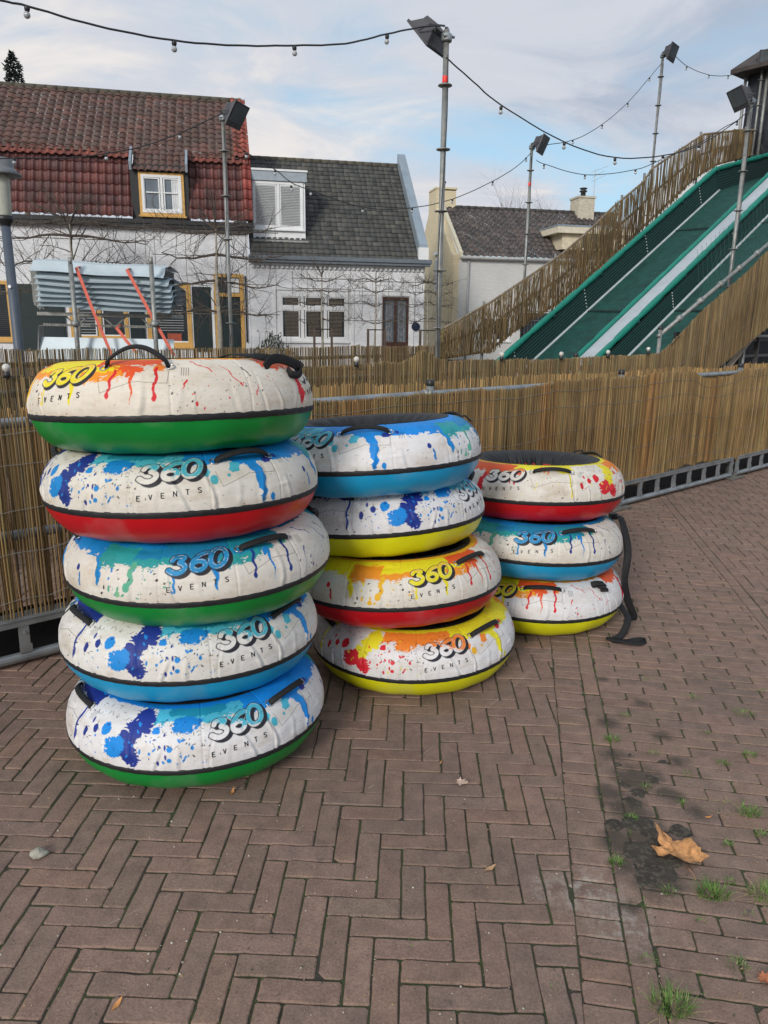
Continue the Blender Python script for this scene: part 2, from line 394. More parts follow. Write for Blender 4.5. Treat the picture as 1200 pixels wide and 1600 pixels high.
for k in range(-8, 60):                    # the two straight courses
    for off in (.035, BW + .035):
        q = A0 + ax * off + ay * (k * .212 + rnd.uniform(-.004, .004)); brick(q[0], q[1], .070, .212, -ya, [])
for j in range(-24, 150):                  # running bond between them
    s0 = (.5 if j % 2 else 0) + rnd.uniform(-.06, .06)
    for i in range(-1, 6):
        q = A0 + ax * (.072 + (i + s0 + .5) * .207) + ay * (j * .0695)
        brick(q[0], q[1], .207, .0695, -ya + .012, [(A0 + ax * (.0725), -ax), (A0 + ax * (BW - .0015), ax)])
herring(rad(10.2), A0 + ax * (BW + .072) + ay * 1.0, -.3, 6.5, -3.2, 9.5, [(A0 + ax * (BW + .0735), -ax)])
pv = pave.build('brick_pavement', PAVE, kind='structure')
# joint bed and far ground
g = 60; xs = np.linspace(-6, 9, g); ys = np.linspace(.3, 12, g); X, Y = np.meshgrid(xs, ys)
V = np.stack([X.ravel(), Y.ravel(), np.array([lowspot(x, y) - .0044 for x, y in zip(X.ravel(), Y.ravel())])], 1)
idx = np.arange(g * g).reshape(g, g); Fq = np.stack([idx[:-1, :-1], idx[:-1, 1:], idx[1:, 1:], idx[1:, :-1]], -1).reshape(-1, 4)
mesh_obj('mossy_joint_bed', V, Fq, JOINT, smooth=True, kind='structure')
farg = MB(); farg.quad((-600, -200, -.05), (600, -200, -.05), (600, 900, -.05), (-600, 900, -.05))
farg.build('ground', mat('distant brown paving', (.13, .095, .08), .85, .2, 2, .004, 30, second=(.10, .10, .08)), kind='structure')
# bare soil where bricks have sunk
def soil(name, pts, r, label_h=.006, seed=0):
    n = 70; c0 = np.mean([ground(*p)[:2] for p in pts], 0); half = .34
    xs = np.linspace(-half, half, n); X, Y = np.meshgrid(xs, xs); X = X + c0[0]; Y = Y + c0[1]; P = [ground(*p)[:2] for p in pts]
    Z = np.zeros_like(X)
    for i in range(n):
        for j in range(n):
            x, y = X[i, j], Y[i, j]; d = min(math.hypot(x-p[0], y-p[1]) / rr for p, rr in zip(P, r))
            d += mnoise.noise((x*11, y*11, seed)) * .45 + mnoise.noise((x*45, y*45, seed)) * .28 + mnoise.noise((x*110, y*110, seed)) * .10
            Z[i, j] = lowspot(x, y) - .009 + label_h * 2.2 * max(0, min(1, (1.25 - d) * 1.6)) + mnoise.noise((x*90, y*90, 3)) * .0022
    V = np.stack([X.ravel(), Y.ravel(), Z.ravel()], 1); idx = np.arange(n*n).reshape(n, n)
    Fq = np.stack([idx[:-1, :-1], idx[:-1, 1:], idx[1:, 1:], idx[1:, :-1]], -1).reshape(-1, 4)
    keep = (Z.ravel()[Fq] > np.array([lowspot(X.ravel()[f[0]], Y.ravel()[f[0]]) for f in Fq])[:, None] - .0068).any(1)
    o = mesh_obj(name, V, Fq[keep], mat('dark damp soil', (.050, .041, .032), .95, .35, 20, .004, 120, second=(.095, .082, .062), s2=70, thr=(.5, .62)), smooth=True, kind='stuff')
soil('bare_soil', [(1005, 1290), (1030, 1330), (1015, 1375), (1060, 1300), (985, 1255), (1000, 1330), (960, 1290), (1040, 1370)], [.06, .085, .06, .045, .04, .07, .028, .045], .0058)
soil('bare_soil', [(985, 1180), (1018, 1215), (1035, 1190), (975, 1225), (1000, 1240), (965, 1195)], [.025, .04, .03, .03, .035, .02], .0045, 5)
# ---- grass in the joints
GR = MB()
def tuft(px, py, r, n, h, dry=0.0):
    c = ground(px, py)
    for _ in range(n):
        a = rnd.uniform(0, 6.28); d = r * math.sqrt(rnd.random()); x, y = c[0] + math.cos(a)*d*1.4, c[1] + math.sin(a)*d
        hh = h * rnd.uniform(.45, 1.15); ln = rnd.uniform(.25, 1.3) * hh; aa = a + rnd.uniform(-1, 1); w = rnd.uniform(.0008, .0018)
        ex, ey = math.cos(aa), math.sin(aa); z0 = lowspot(x, y) - .006
        if rnd.random() < dry: col = jit((.40, .32, .17), .2); hh *= .4; ln *= 2
        else: col = jit(rnd.choice([(.10, .20, .035), (.14, .25, .05), (.07, .15, .03), (.19, .27, .07)]), .15)
        pts = []
        for k in range(4):
            t = k / 3; wx = w * (1 - t * .9); px_, py_, pz = x + ex*ln*t*t, y + ey*ln*t*t, z0 + hh * math.sin(t*1.45)
            pts.append(((px_ - ey*wx, py_ + ex*wx, pz), (px_ + ey*wx, py_ - ex*wx, pz)))
        i = GR.addv([q for p in pts for q in p])
        for k in range(3): GR.face((i+2*k, i+2*k+1, i+2*k+3, i+2*k+2), col)
for a in [(1112, 1398, .032, 260, .03, 0), (1195, 1400, .035, 200, .035, .35), (962, 1350, .014, 90, .022, 0), (1048, 1575, .035, 260, .035, .15), (1170, 1272, .026, 130, .03, .1),
          (1135, 1268, .05, 160, .02, .95), (1128, 1260, .04, 90, .02, .9), (955, 1157, .02, 110, .024, 0), (1160, 1115, .035, 120, .02, 0), (1172, 1180, .02, 90, .022, 0), (1020, 1178, .016, 50, .018, 0), (1130, 1193, .016, 60, .018, 0),
          (1080, 1090, .03, 70, .014, 0), (1075, 1210, .014, 40, .016, 0), (1140, 1380, .012, 40, .016, 0), (1135, 1320, .012, 50, .016, 0), (985, 1280, .018, 60, .018, 0), (1045, 1395, .018, 60, .02, .1), (1010, 1230, .016, 40, .016, .2),
          (1150, 1510, .022, 90, .018, .2), (1012, 1500, .014, 50, .014, .1), (1065, 1255, .014, 50, .016, 0), (1190, 1305, .016, 50, .02, 0), (1105, 1145, .01, 30, .012, 0), (978, 1118, .014, 40, .016, 0), (1190, 1080, .02, 50, .014, 0),
          (1060, 1170, .01, 30, .012, 0), (1095, 1440, .01, 30, .012, 0), (1170, 1430, .012, 40, .014, .3), (870, 1545, .01, 30, .01, 0), (640, 1480, .006, 14, .01, 0), (1100, 1030, .02, 40, .01, 0), (1010, 1060, .01, 30, .012, .3)]: tuft(*a)
for k_ in range(420):                      # moss and short weeds along the straight course and the bond rows beside it
    t_ = rnd.uniform(-1.2, 6.0); o_ = rnd.choice([.0, .072, .072]); q = A0 + ax*(o_ + rnd.gauss(0, .003)) + ay*t_; v_ = np.array([q[0], q[1], 0.]) - CAM; d_ = v_ @ fw; tuft(600 + FPX*(v_ @ rt)/d_, 800 - FPX*(v_ @ up)/d_, .006, 7, .005 + .008*rnd.random()**3, .15)
for k_ in range(420):
    j_ = rnd.randrange(-10, 60); q = A0 + ax*rnd.uniform(.09, 1.0) + ay*(j_*.0695 - .035); v_ = np.array([q[0], q[1], 0.]) - CAM; d_ = v_ @ fw; tuft(600 + FPX*(v_ @ rt)/d_, 800 - FPX*(v_ @ up)/d_, .007, 5, .004 + .009*rnd.random()**3, .2)
for _ in range(900):                       # sparse moss threads in joints everywhere near
    px, py = rnd.uniform(0, 1200), rnd.uniform(1180, 1600); c = ground(px, py)
    q = np.array(c[:2]); t2 = (q - np.array([0., 2.0])); 
    tuft(px, py, .004, 2, .0035 + .002 * rnd.random(), 0)
GR.build('grass', mat('grass blades', (1, 1, 1), .6, .15, 30, attr=True), kind='stuff')
gt = MB(); g_ = random.Random(5)
for _ in range(900):
    px, py = g_.uniform(-50, 1250), 760 + 860*g_.random()**.7
    if px < 1000 and py < 1230: continue
    c = ground(px, py); r_ = .0012 + .0028*g_.random()**3; q = [(c[0]+r_*math.cos(a)*g_.uniform(.7, 1.3), c[1]+r_*math.sin(a)*g_.uniform(.7, 1.3), lowspot(c[0], c[1])+.0005) for a in (0, 1.3, 2.6, 3.9, 5.1)]
    i = gt.addv(q + [(c[0], c[1], lowspot(c[0], c[1]) + r_*1.1 + .0005)]); cc = jit(g_.choice([(.42, .39, .34), (.30, .26, .21), (.5, .46, .4), (.10, .09, .07), (.34, .22, .12)]), .2)
    for k in range(5): gt.face((i+k, i+(k+1) % 5, i+5), cc)
gt.build('grit', mat('loose grit', (1, 1, 1), .85, .1, 30, attr=True), kind='stuff')
# ---- leaves and a stone
def fallen_leaf(px, py, size, ang, label, colr, lobes, curl, name='fallen_leaf', outline=None, lift=.004, stem=None):
    c = ground(px, py); e = thing(name, (c[0], c[1], lowspot(c[0], c[1]) + lift), label, 'leaf')
    out = [tuple((ground(*q) - c)[:2]) for q in outline] if outline else []
    if outline: lobes = []; ang = 0
    for k, (r, a) in enumerate(lobes): out.append((r * math.cos(rad(a)) * size, r * math.sin(rad(a)) * size))
    m = MB(); ca, sa = math.cos(ang), math.sin(ang)
    def P(x, y, t=0):
        r = math.hypot(x, y) / size; z = curl * size * (r ** 1.6) * (.55 + .45 * math.sin(3 * math.atan2(y, x) + 1)) + mnoise.noise((x*40, y*40, size*9)) * .10 * size + mnoise.noise((x*130, y*130, size*9)) * .05 * size + size * .05
        return (c[0] + x*ca - y*sa, c[1] + x*sa + y*ca, lowspot(c[0], c[1]) + lift + max(0, z) - t)
    n = len(out); R = 9
    for lay in (0, .0009):
        ids = []
        for q in range(R + 1):
            f = q / R; ids.append(m.addv([P(x*f, y*f, lay) for x, y in out]))
        for q in range(R):
            for i in range(n):
                fc = (ids[q]+i, ids[q]+(i+1) % n, ids[q+1]+(i+1) % n, ids[q+1]+i); m.face(fc if lay == 0 else fc[::-1])
    m.build('blade', mat('dry leaf %s' % (label[:9]), colr, .65, .25, 60, .001, 200, second=tuple(x*.55 for x in colr), s2=40, thr=(.55, .75)), e, smooth=True)
    s = MB(); vx, vy = 0, 0
    if stem:
        q = [tuple((ground(*k) - c)[:2]) for k in stem]; s.tube([(c[0]+a, c[1]+b, lowspot(c[0], c[1])+.010+.004*math.sin(k*1.2)) for k, (a, b) in enumerate(q)], [.0016, .0014, .0012, .0010][:len(q)], 5); vx, vy = q[0]
    else: s.tube([P(0, 0), P(-.3*size, -.03*size), P(-.75*size, .05*size)], [size*.02, size*.016, size*.012], 5)
    for k in (0, 1, 2, 3, 4):
        if size > .05:
            o = sorted(out, key=lambda p: -math.hypot(*p))[k]; s.tube([P(vx+(o[0]*.94-vx)*f_, vy+(o[1]*.94-vy)*f_, -.0008) for f_ in (.04, .25, .5, .75, 1)], [size*.018, size*.015, size*.012, size*.008, size*.004], 4)
    s.build('stalk', mat('leaf stalk', (.40, .22, .10), .6), e, smooth=True)
maple = [(.12, 180), (.45, 205), (.38, 222), (.9, 238), (.5, 255), (.62, 275), (.36, 290), (.7, 305), (.62, 318), (.95, 330), (.7, 345), (.80, 358), (.62, 8), (.95, 28), (1.35, 42), (.75, 52), (.6, 66), (.70, 84), (.42, 100), (.8, 122), (.5, 140), (.3, 160)]
LO = [(485, 285), (512, 300), (520, 318), (552, 332), (590, 358), (602, 376), (630, 362), (655, 368), (680, 356), (715, 364), (722, 386), (742, 402), (752, 424), (772, 434), (775, 455), (800, 462), (828, 479), (800, 490), (775, 502), (735, 500), (705, 508), (692, 524), (668, 502), (640, 488), (610, 472), (580, 462), (535, 470), (510, 455), (492, 432), (463, 410), (500, 414), (535, 402), (520, 392), (505, 372), (510, 350), (495, 335), (492, 310)]
fallen_leaf(900+625/4, 1230+428/4, .074, 0, 'large orange brown dry maple leaf lying on the bare soil patch', (.60, .29, .11), maple, .24, outline=[(900+x/4, 1230+y/4) for x, y in LO], lift=.012, stem=[(1073, 1360), (1077, 1366), (1083, 1373), (1086, 1380)])
oak = [(.2, 180), (.5, 200), (.3, 225), (.7, 250), (.4, 270), (.9, 300), (.5, 320), (1.1, 350), (1.0, 10), (.5, 40), (.9, 60), (.4, 90), (.7, 110), (.3, 135), (.5, 160)]
fallen_leaf(718, 1224, .032, rad(-35), 'pale pinkish crumpled leaf on the herringbone bricks in front of the middle stack', (.62, .45, .36), oak, .5)
slim = [(.7, 180), (.3, 215), (.28, 270), (.35, 320), (.9, 0), (.35, 40), (.28, 90), (.3, 145)]
fallen_leaf(765, 1360, .026, rad(25), 'small narrow tan leaf left of the long straight brick course', (.50, .30, .17), slim, .5)
fallen_leaf(363, 1240, .022, rad(80), 'small upright brown leaf just in front of the tallest stack', (.50, .22, .07), slim, .8)
fallen_leaf(182, 1573, .024, rad(65), 'small orange leaf scrap near the bottom left of the paving', (.60, .26, .08), slim, .5)
fallen_leaf(1192, 1534, .030, rad(10), 'curled red brown leaf at the right beside the grassy bricks', (.42, .15, .07), oak, .9)
fallen_leaf(688, 1194, .012, rad(60), 'tiny orange leaf fragment behind the pale crumpled leaf', (.52, .24, .10), slim, .6)
fallen_leaf(1106, 1279, .016, rad(0), 'small orange leaf caught in the dry straw tuft', (.48, .2, .09), slim, .5)
st = MB(); c = ground(62, 1337)
n = 10
for k in range(6):
    f = k / 5; rr = .021 * math.sin(math.pi * (.12 + .88 * f) ) + .002
    st.addv([(c[0] + rr*1.2*math.cos(j*.628)*(1+.2*math.sin(j*2.1+k)), c[1] + rr*math.sin(j*.628)*(1+.2*math.cos(j*1.7)), .001 + .022 * f + .003 * math.sin(j*1.3+k)) for j in range(n)])
for k in range(5):
    for j in range(n): st.face((k*n+j, k*n+(j+1) % n, k*n+n+(j+1) % n, k*n+n+j))
st.face([5*n+j for j in range(n)])
o = st.build('pebble', mat('pale lichen stone', (.36, .34, .28), .9, .3, 60, .003, 90), smooth=True); tag(o, 'pale grey rounded pebble on the herringbone bricks at the left', 'pebble')

# ================================================================== SNOW TUBES
TR, TA = .49, .14; TC = TR - TA; NU, NV = 1920, 132
Q0, Q1 = rad(93), rad(-7)                    # print runs from the crest down to the trim band
VLEN = (Q0 - Q1) * TA * 1000                 # mm
ULEN = 360.0
MMD = .455 * math.pi / 180 * 1000            # mm of arc per degree
def pnoise(sx, sy, seed, octv=4):            # periodic value noise on the print grid, sx/sy cells
    r = np.random.default_rng(seed); out = np.zeros((NV, NU)); amp = 1; tot = 0
    for o in range(octv):
        a, b = max(2, int(sx * 2**o)), max(2, int(sy * 2**o)); g = r.random((b + 1, a)); g = np.concatenate([g, g[:, :1]], 1)
        u = np.linspace(0, a, NU, endpoint=False); v = np.linspace(0, b, NV) * .9999; i = u.astype(int); j = v.astype(int)
        fu = u - i; fv = v - j; fu = fu*fu*(3-2*fu); fv = (fv*fv*(3-2*fv))[:, None]
        G = lambda jj, ii: g[np.ix_(jj, ii)]
        out += amp * ((G(j, i)*(1-fu) + G(j, i+1)*fu)*(1-fv) + (G(j+1, i)*(1-fu) + G(j+1, i+1)*fu)*fv); tot += amp; amp *= .55
    return out / tot - .5
YMM = (np.linspace(VLEN, 0, NV))[:, None] * np.ones((1, NU))       # mm above the band
UDEG = np.linspace(0, 360, NU, endpoint=False)[None, :] * np.ones((NV, 1))
def warp(N, s, a, b):
    A, B = pnoise(70, 11, s, 2), pnoise(70, 11, s+1, 2); I, J = np.meshgrid(np.arange(NU), np.arange(NV)); return N[np.clip((J + B*b).astype(int), 0, NV-1), (I + A*a).astype(int) % NU]
NZA = warp(pnoise(60, 12, 3), 31, 60, 34); NZB = warp(pnoise(170, 30, 5, 3), 33, 44, 26); NZC = pnoise(400, 70, 9, 2)
def dx_(u0):                                  # mm to the right of print angle u0 (wrapped)
    d = (UDEG - u0 + 180) % 360 - 180; return d * MMD
DIG = {'3': [[(.04, .74), (.10, .95), (.72, .95), (.36, .60), (.58, .56), (.76, .38), (.68, .14), (.42, .03), (.16, .08), (-.02, .20)]],
       '6': [[(.78, .95), (.50, .90), (.24, .68), (.10, .38), (.16, .14), (.40, .03), (.64, .10), (.74, .30), (.62, .48), (.40, .52), (.20, .42)]],
       '0': [[(.42, .97), (.20, .86), (.08, .56), (.10, .22), (.30, .03), (.54, .06), (.74, .28), (.78, .62), (.64, .90), (.42, .97)]]}
def chaikin(p, n=2):
    for _ in range(n):
        q = [p[0]]
        for a, b in zip(p[:-1], p[1:]): q += [(a[0]*.75+b[0]*.25, a[1]*.75+b[1]*.25), (a[0]*.25+b[0]*.75, a[1]*.25+b[1]*.75)]
        q.append(p[-1]); p = q
    return p
def segdist(X, Y, pts, r0=0, r1=0):
    best = np.full(X.shape, 1e9); n = len(pts) - 1
    for k in range(n):
        (ax_, ay_), (bx, by) = pts[k], pts[k+1]; vx, vy = bx-ax_, by-ay_; l2 = vx*vx+vy*vy+1e-9
        t = np.clip(((X-ax_)*vx + (Y-ay_)*vy) / l2, 0, 1); d = np.hypot(X-ax_-t*vx, Y-ay_-t*vy) - (r0 + (r1-r0)*(k+t)/n); best = np.minimum(best, d)
    return best
def make_print(P):
    C = np.empty((NV, NU, 3)); C[:] = (.72, .71, .69)
    def put(mask, col, win=None):
        m = np.clip(mask, 0, 1)[..., None]
        if win is None: C[:] = C * (1-m) + np.array(col) * m
        else: C[:, win] = C[:, win] * (1-m) + np.array(col) * m
    def window(u, w):
        return np.where(np.abs((UDEG[0] - u + 180) % 360 - 180) <= w)[0]
    def soft(d): return np.clip(.5 - d / 1.3, 0, 1)
    def blob(u, y, rx, ry, col, rag=.35, fine=.15):
        rx, ry = rx*(1+rag*.35), ry*(1+rag*.35)
        w = window(u, rx/MMD*1.8+2); X = dx_(u)[:, w]; Y = YMM[:, w] - y
        d = np.hypot(X/rx, Y/ry) + NZA[:, w]*rag*2.4 + NZB[:, w]*rag*1.4 + NZC[:, w]*fine*1.5 - 1; put(soft(d*min(rx, ry)), col, w)
    def cap(u, x0, y0, x1, y1, r0, r1, col, wob=1.5):
        w = window(u + (x0+x1)/2/MMD, (abs(x1-x0)/2 + max(r0, r1)+8)/MMD); X = dx_(u)[:, w]; Y = YMM[:, w]
        n = 8; pts = [(x0+(x1-x0)*k/n + wob*2*math.sin(k*1.3+u), y0+(y1-y0)*k/n) for k in range(n+1)]
        put(soft(segdist(X, Y, pts, r0, r1) + NZB[:, w]*wob*2.2), col, w)
    def region(u0, u1, ylo, amp, col, drips=(), seed=1, edge=14):
        w = window((u0+u1)/2, (u1-u0)/2+8); X = (dx_((u0+u1)/2)[:, w]); half = (u1-u0)/2*MMD
        side = (half - np.abs(X)) / edge
        h = ylo + NZA[:, w]*amp*2 + NZB[:, w]*amp*.9 + NZC[:, w]*amp*.5
        d = np.maximum(h - YMM[:, w], -side*edge + NZA[:, w]*30 + NZB[:, w]*12); put(soft(d), col, w)
    def dots(u0, u1, y0, y1, n, rmin, rmax, cols, seed):
        r = np.random.default_rng(seed)
        for _ in range(n):
            u = r.uniform(u0, u1); y = r.uniform(y0, y1); rr = rmin + (rmax-rmin)*r.random()**3; a = r.uniform(0, 3.1); w = window(u, rr*3/MMD+1)
            X = dx_(u)[:, w]; Y = YMM[:, w]-y; e = r.uniform(1, 2.6); xr, yr = X*math.cos(a)+Y*math.sin(a), -X*math.sin(a)+Y*math.cos(a)
            put(soft(np.hypot(xr/e, yr)-rr), cols[r.integers(len(cols))], w)
    def strokes(u0, u1, y0, y1, n, ln, seed, col=(.02, .02, .03)):
        r = np.random.default_rng(seed)
        for _ in range(n):
            u = r.uniform(u0, u1); y = r.uniform(y0, y1); a = r.uniform(0, 6.28); l = ln*r.uniform(.4, 1.4); cap(u, 0, y, l*math.cos(a), y+l*math.sin(a), 1.0, .7, col, 0)
    deep, mid, light, alt, dropc = P['deep'], P['mid'], P['light'], P['alt'], P['drop']; K = (.02, .02, .03)
    # --- section A (splat at 78, logo at 120, handle at 152)
    region(84, 196, 150, 20, light, edge=30); region(126, 228, 150, 26, mid, edge=20); region(146, 196, 132, 22, mid, edge=16)
    blob(98, 150, 46, 24, P['amid'], .4)
    region(90, 118, 178, 14, P['atop'])
    blob(79, 165, 34, 46, P['sbody'], .4, .25); blob(76, 130, 30, 34, P['sbody'], .4, .3); blob(74, 92, 27, 40, P['sbody'], .5, .3); blob(68, 60, 34, 26, P['sspot'], .5, .3); blob(76, 38, 26, 30, P['slow'], .45, .3)
    blob(70, 84, 14, 12, P['sspot'], .4); blob(86, 128, 12, 10, P['sspot'], .4)
    blob(62, 112, 18, 20, P['sspot'], .2, .1); blob(56, 100, 11, 12, P['slow'], .2, .1); blob(50, 78, 9, 16, P['deep'], .1, .05); blob(92, 70, 9, 9, P['sspot'], .15, .05); blob(92, 36, 7, 7, P['sspot'], .15, .05); blob(101, 72, 5, 8, P['sspot'], .2); blob(84, 56, 5, 5, P['sspot'], .1)
    dots(52, 100, 20, 170, 50, 1.5, 4.5, [P['sspot'], P['deep'], mid], 4); dots(86, 109, 20, 160, 60, .9, 2.3, [K, K, mid], 5); dots(109, 140, 120, 190, 30, .9, 2.0, [K], 15)
    strokes(84, 109, 70, 160, 36, 8, 6); strokes(50, 76, 60, 200, 24, 14, 61)
    blob(134, 118, 16, 16, light, .25, .1); blob(137, 90, 12, 15, P['adot'], .15, .1); blob(143, 100, 5, 5, P['adot'], .15, .05); blob(146, 128, 22, 16, light, .3)
    blob(143, 134, 10, 12, (.72, .71, .69), .5); blob(150, 118, 10, 14, (.72, .71, .69), .4)
    cap(152, 20, 160, 34, 70, 22, 12, mid, 3); cap(152, 34, 80, 36, 14, 13, 8, mid, 3); blob(160.5, 16, 8, 12, mid, .15)
    blob(163, 140, 19, 12, P['deepA'], .35); blob(169, 150, 8, 8, P['deepA'], .35)
    blob(184, 76, 9, 11, P['deepA'], .12, .1); cap(186, 0, 60, 2, 24, 4, 5, P['drip2'], 1)
    cap(197, -12, 150, 6, 60, 16, 7, mid, 3); blob(198, 60, 9, 18, mid, .4)
    cap(205, 0, 150, -8, 90, 6, 4, mid, 2)
    # --- section B
    region(196, 268, 112, 26, P['bteal'], edge=16); region(214, 266, 142, 18, P['bmid'], edge=16); region(180, 226, 186, 14, mid)
    cap(214, 0, 120, -6, 50, 9, 7, dropc, 2.5); blob(212, 44, 11, 12, dropc, .2, .1); blob(208, 20, 9, 9, P['drop2'], .2, .1); blob(204, 34, 4, 10, dropc, .2)
    cap(247, 0, 130, 2, 34, 13, 2.5, P['bdrip'], 2); cap(231, 0, 80, 0, 34, 4, 4, P['bdrip'], 1)
    dots(196, 232, 10, 110, 50, 1, 4, [dropc, mid, K], 7)
    region(254, 282, 165, 20, P['bsplash'], edge=8); blob(270, 150, 34, 16, P['bsplash'], .6, .3); blob(281, 150, 18, 14, P['bsplash2'], .5)
    cap(264, 0, 140, -10, 62, 5, 3.5, P['hd1'], 2); blob(262.6, 58, 6.5, 9, P['hd1'], .1)
    cap(271, 0, 140, 3, 34, 6, 1.5, P['hd2'], 2); cap(270, 4, 138, -4, 120, 9, 5, P['hd2'], 2)
    cap(280, 4, 150, -5, 52, 5, 4, P['hd3'], 2); blob(279.4, 48, 6, 8, P['hd3'], .1)
    cap(290, 8, 100, -6, 70, 3, 1, P['hd3'], 1); blob(294, 30, 4, 7, P['hd3'], .1); blob(306, 44, 3, 3, P['hd3'], .1); dots(284, 340, 10, 120, 60, .8, 2.4, [P['hd3'], K, K], 8)
    cap(296, -20, 185, 50, 130, 1.6, 1.6, P['thin'], 3); cap(306, 0, 160, 46, 80, 1, 2.6, P['thin'], 2); cap(316, -8, 150, 10, 110, 2, 1.4, K, 1); cap(318, 10, 80, -6, 50, 1, 2.5, P['thin'], 1); region(288, 336, 205, 12, P['thintop'])
    # --- section C
    region(326, 372, 140, 22, P['ctop'], edge=12); region(6, 48, 166, 14, P['cright'], edge=12)
    blob(350, 150, 40, 30, P['ctop'], .5, .3); cap(346, 0, 120, -4, 22, 12, 8, P['cdrip'], 4); blob(345, 60, 12, 34, P['cdrip'], .5, .4)
    cap(4, 6, 150, 8, 84, 5, 3, P['cdrip'], 1); blob(8, 84, 5, 7, P['cdrip'], .15); cap(22, 0, 90, -8, 56, 2, 1.5, P['cyel'], 1)
    cap(43, 0, 160, -3, 26, 4, 3.2, P['cline'], 2); blob(40, 160, 30, 14, P['cright'], .5)
    for k in range(4): cap(24 + k*2.2, 10, 205 - k*4, -18, 160 - k*6, 6, 3, P['cstrk'], 2)
    dots(0, 50, 10, 150, 70, .8, 2.6, [K, P['cyel'], K], 9)
    region(0, 179.9, 214, 10, P['crest'], edge=6); region(180, 359.9, 214, 10, P['crest2'], edge=6)
    # little hatch marks and stitched pocket lines round the handles
    for hu in (32, 152, 272):
        for sg in (-1, 1):
            for k in range(4): cap(hu + sg*18, sg*k*7, 150, sg*(k*7-5), 118, .9, .7, K, 0)
        for (x0, y0, x1, y1) in ((-112, 116, -96, 66), (-96, 66, 0, 100), (0, 100, 96, 92), (96, 92, 104, 140)): cap(hu, x0, y0, x1, y1, .7, .7, (.12, .11, .11), 0)
    dots(0, 360, 4, 190, 260, .5, 1.6, [K], 10)
    # --- 360 in rounded cartoon digits with a black drop edge
    for lu, fills in ((120, P['fA']), (240, P['fB']), (0, P['fC'])):
        w = window(lu, 16); X = dx_(lu)[:, w]; Y = YMM[:, w] - 90
        hgt = 60.0; total = 2.74 * hgt; x0 = -total/2
        allfill = np.full(X.shape, 1e9); sh = np.full(X.shape, 1e9)
        for k, chd in enumerate('360'):
            sc_ = 1 + .10*k; gx = (X/1.08 - x0 - k*.92*hgt - Y*.18) / (hgt*sc_); gy = (Y - 6*k) / (hgt*sc_)
            for pl in DIG[chd]:
                pp = chaikin(pl); d = segdist(gx, gy, pp) * hgt*sc_; allfill = np.minimum(allfill, d)
                for s_ in (3, 6, 9, 12):
                    sh = np.minimum(sh, segdist(gx - s_/(hgt*sc_), gy + s_*.8/(hgt*sc_), pp) * hgt*sc_)
        put(soft(sh - 9.0), K, w); put(soft(allfill - 11.0), K, w)
        base = fills[0]; put(soft(allfill - 8.0), base, w)
        top = soft(allfill - 8.0) * np.clip((Y - fills[2] + NZA[:, w]*60 + NZB[:, w]*20 + X*fills[3]) / 3, 0, 1); put(top, fills[1], w)
        put(soft(allfill - 8.0) * soft(np.abs(allfill - 5.5) - .6) * (NZB[:, w] > .05), (.75, .75, .74), w)
    # grime
    g = np.clip(pnoise(22, 5, 21) * 2.6 + .15, 0, 1) * .20 + np.clip(pnoise(90, 20, 22) * 3 - .1, 0, 1) * .12 + np.clip(pnoise(200, 6, 29) * 3 - .5, 0, 1) * .18
    C *= (1 - g[..., None] * np.array([.7, .95, 1.25])); C *= (1 + NZC[..., None]*.10)
    return np.clip(C, 0, 1)
WH = (.74, .73, .71)
NAVY, BLUE, CYAN, TEAL, GRN = (.012, .035, .26), (.006, .24, .68), (.07, .47, .62), (.012, .26, .38), (.06, .38, .28)
RED, YEL, ORG, DOR, GOLD = (.66, .016, .03), (.78, .70, .02), (.84, .24, .03), (.76, .10, .02), (.80, .46, .02)
PB = dict(crest=BLUE, crest2=BLUE, deep=NAVY, deepA=NAVY, mid=BLUE, light=CYAN, alt=TEAL, drop=(.10, .42, .30), drop2=(.2, .5, .3), amid=BLUE, atop=TEAL, sbody=NAVY, sspot=BLUE, slow=NAVY, adot=CYAN, drip2=BLUE, bteal=(.02, .33, .36), bmid=(.01, .23, .47), bdrip=BLUE,
          bsplash=TEAL, bsplash2=GRN, hd1=NAVY, hd2=BLUE, hd3=NAVY, thin=NAVY, thintop=(.02, .2, .3), ctop=TEAL, cright=NAVY, cdrip=BLUE, cyel=NAVY, cline=NAVY, cstrk=NAVY, fA=(WH, CYAN, 26, .25), fB=((.02, .28, .62), (.02, .17, .36), 60, 0), fC=(WH, BLUE, 50, 0))
PO = dict(crest=YEL, crest2=(.82, .45, .03), deep=RED, deepA=RED, mid=YEL, light=ORG, alt=ORG, drop=GOLD, drop2=GOLD, amid=ORG, atop=ORG, sbody=YEL, sspot=RED, slow=RED, adot=GOLD, drip2=RED, bteal=(.82, .30, .02), bmid=YEL, bdrip=YEL,
          bsplash=DOR, bsplash2=ORG, hd1=RED, hd2=DOR, hd3=RED, thin=RED, thintop=ORG, ctop=DOR, cright=YEL, cdrip=RED, cyel=YEL, cline=YEL, cstrk=ORG, fA=(WH, ORG, 34, .25), fB=(YEL, (.80, .55, .02), 60, 0), fC=(WH, (.7, .2, .05), 60, 0))
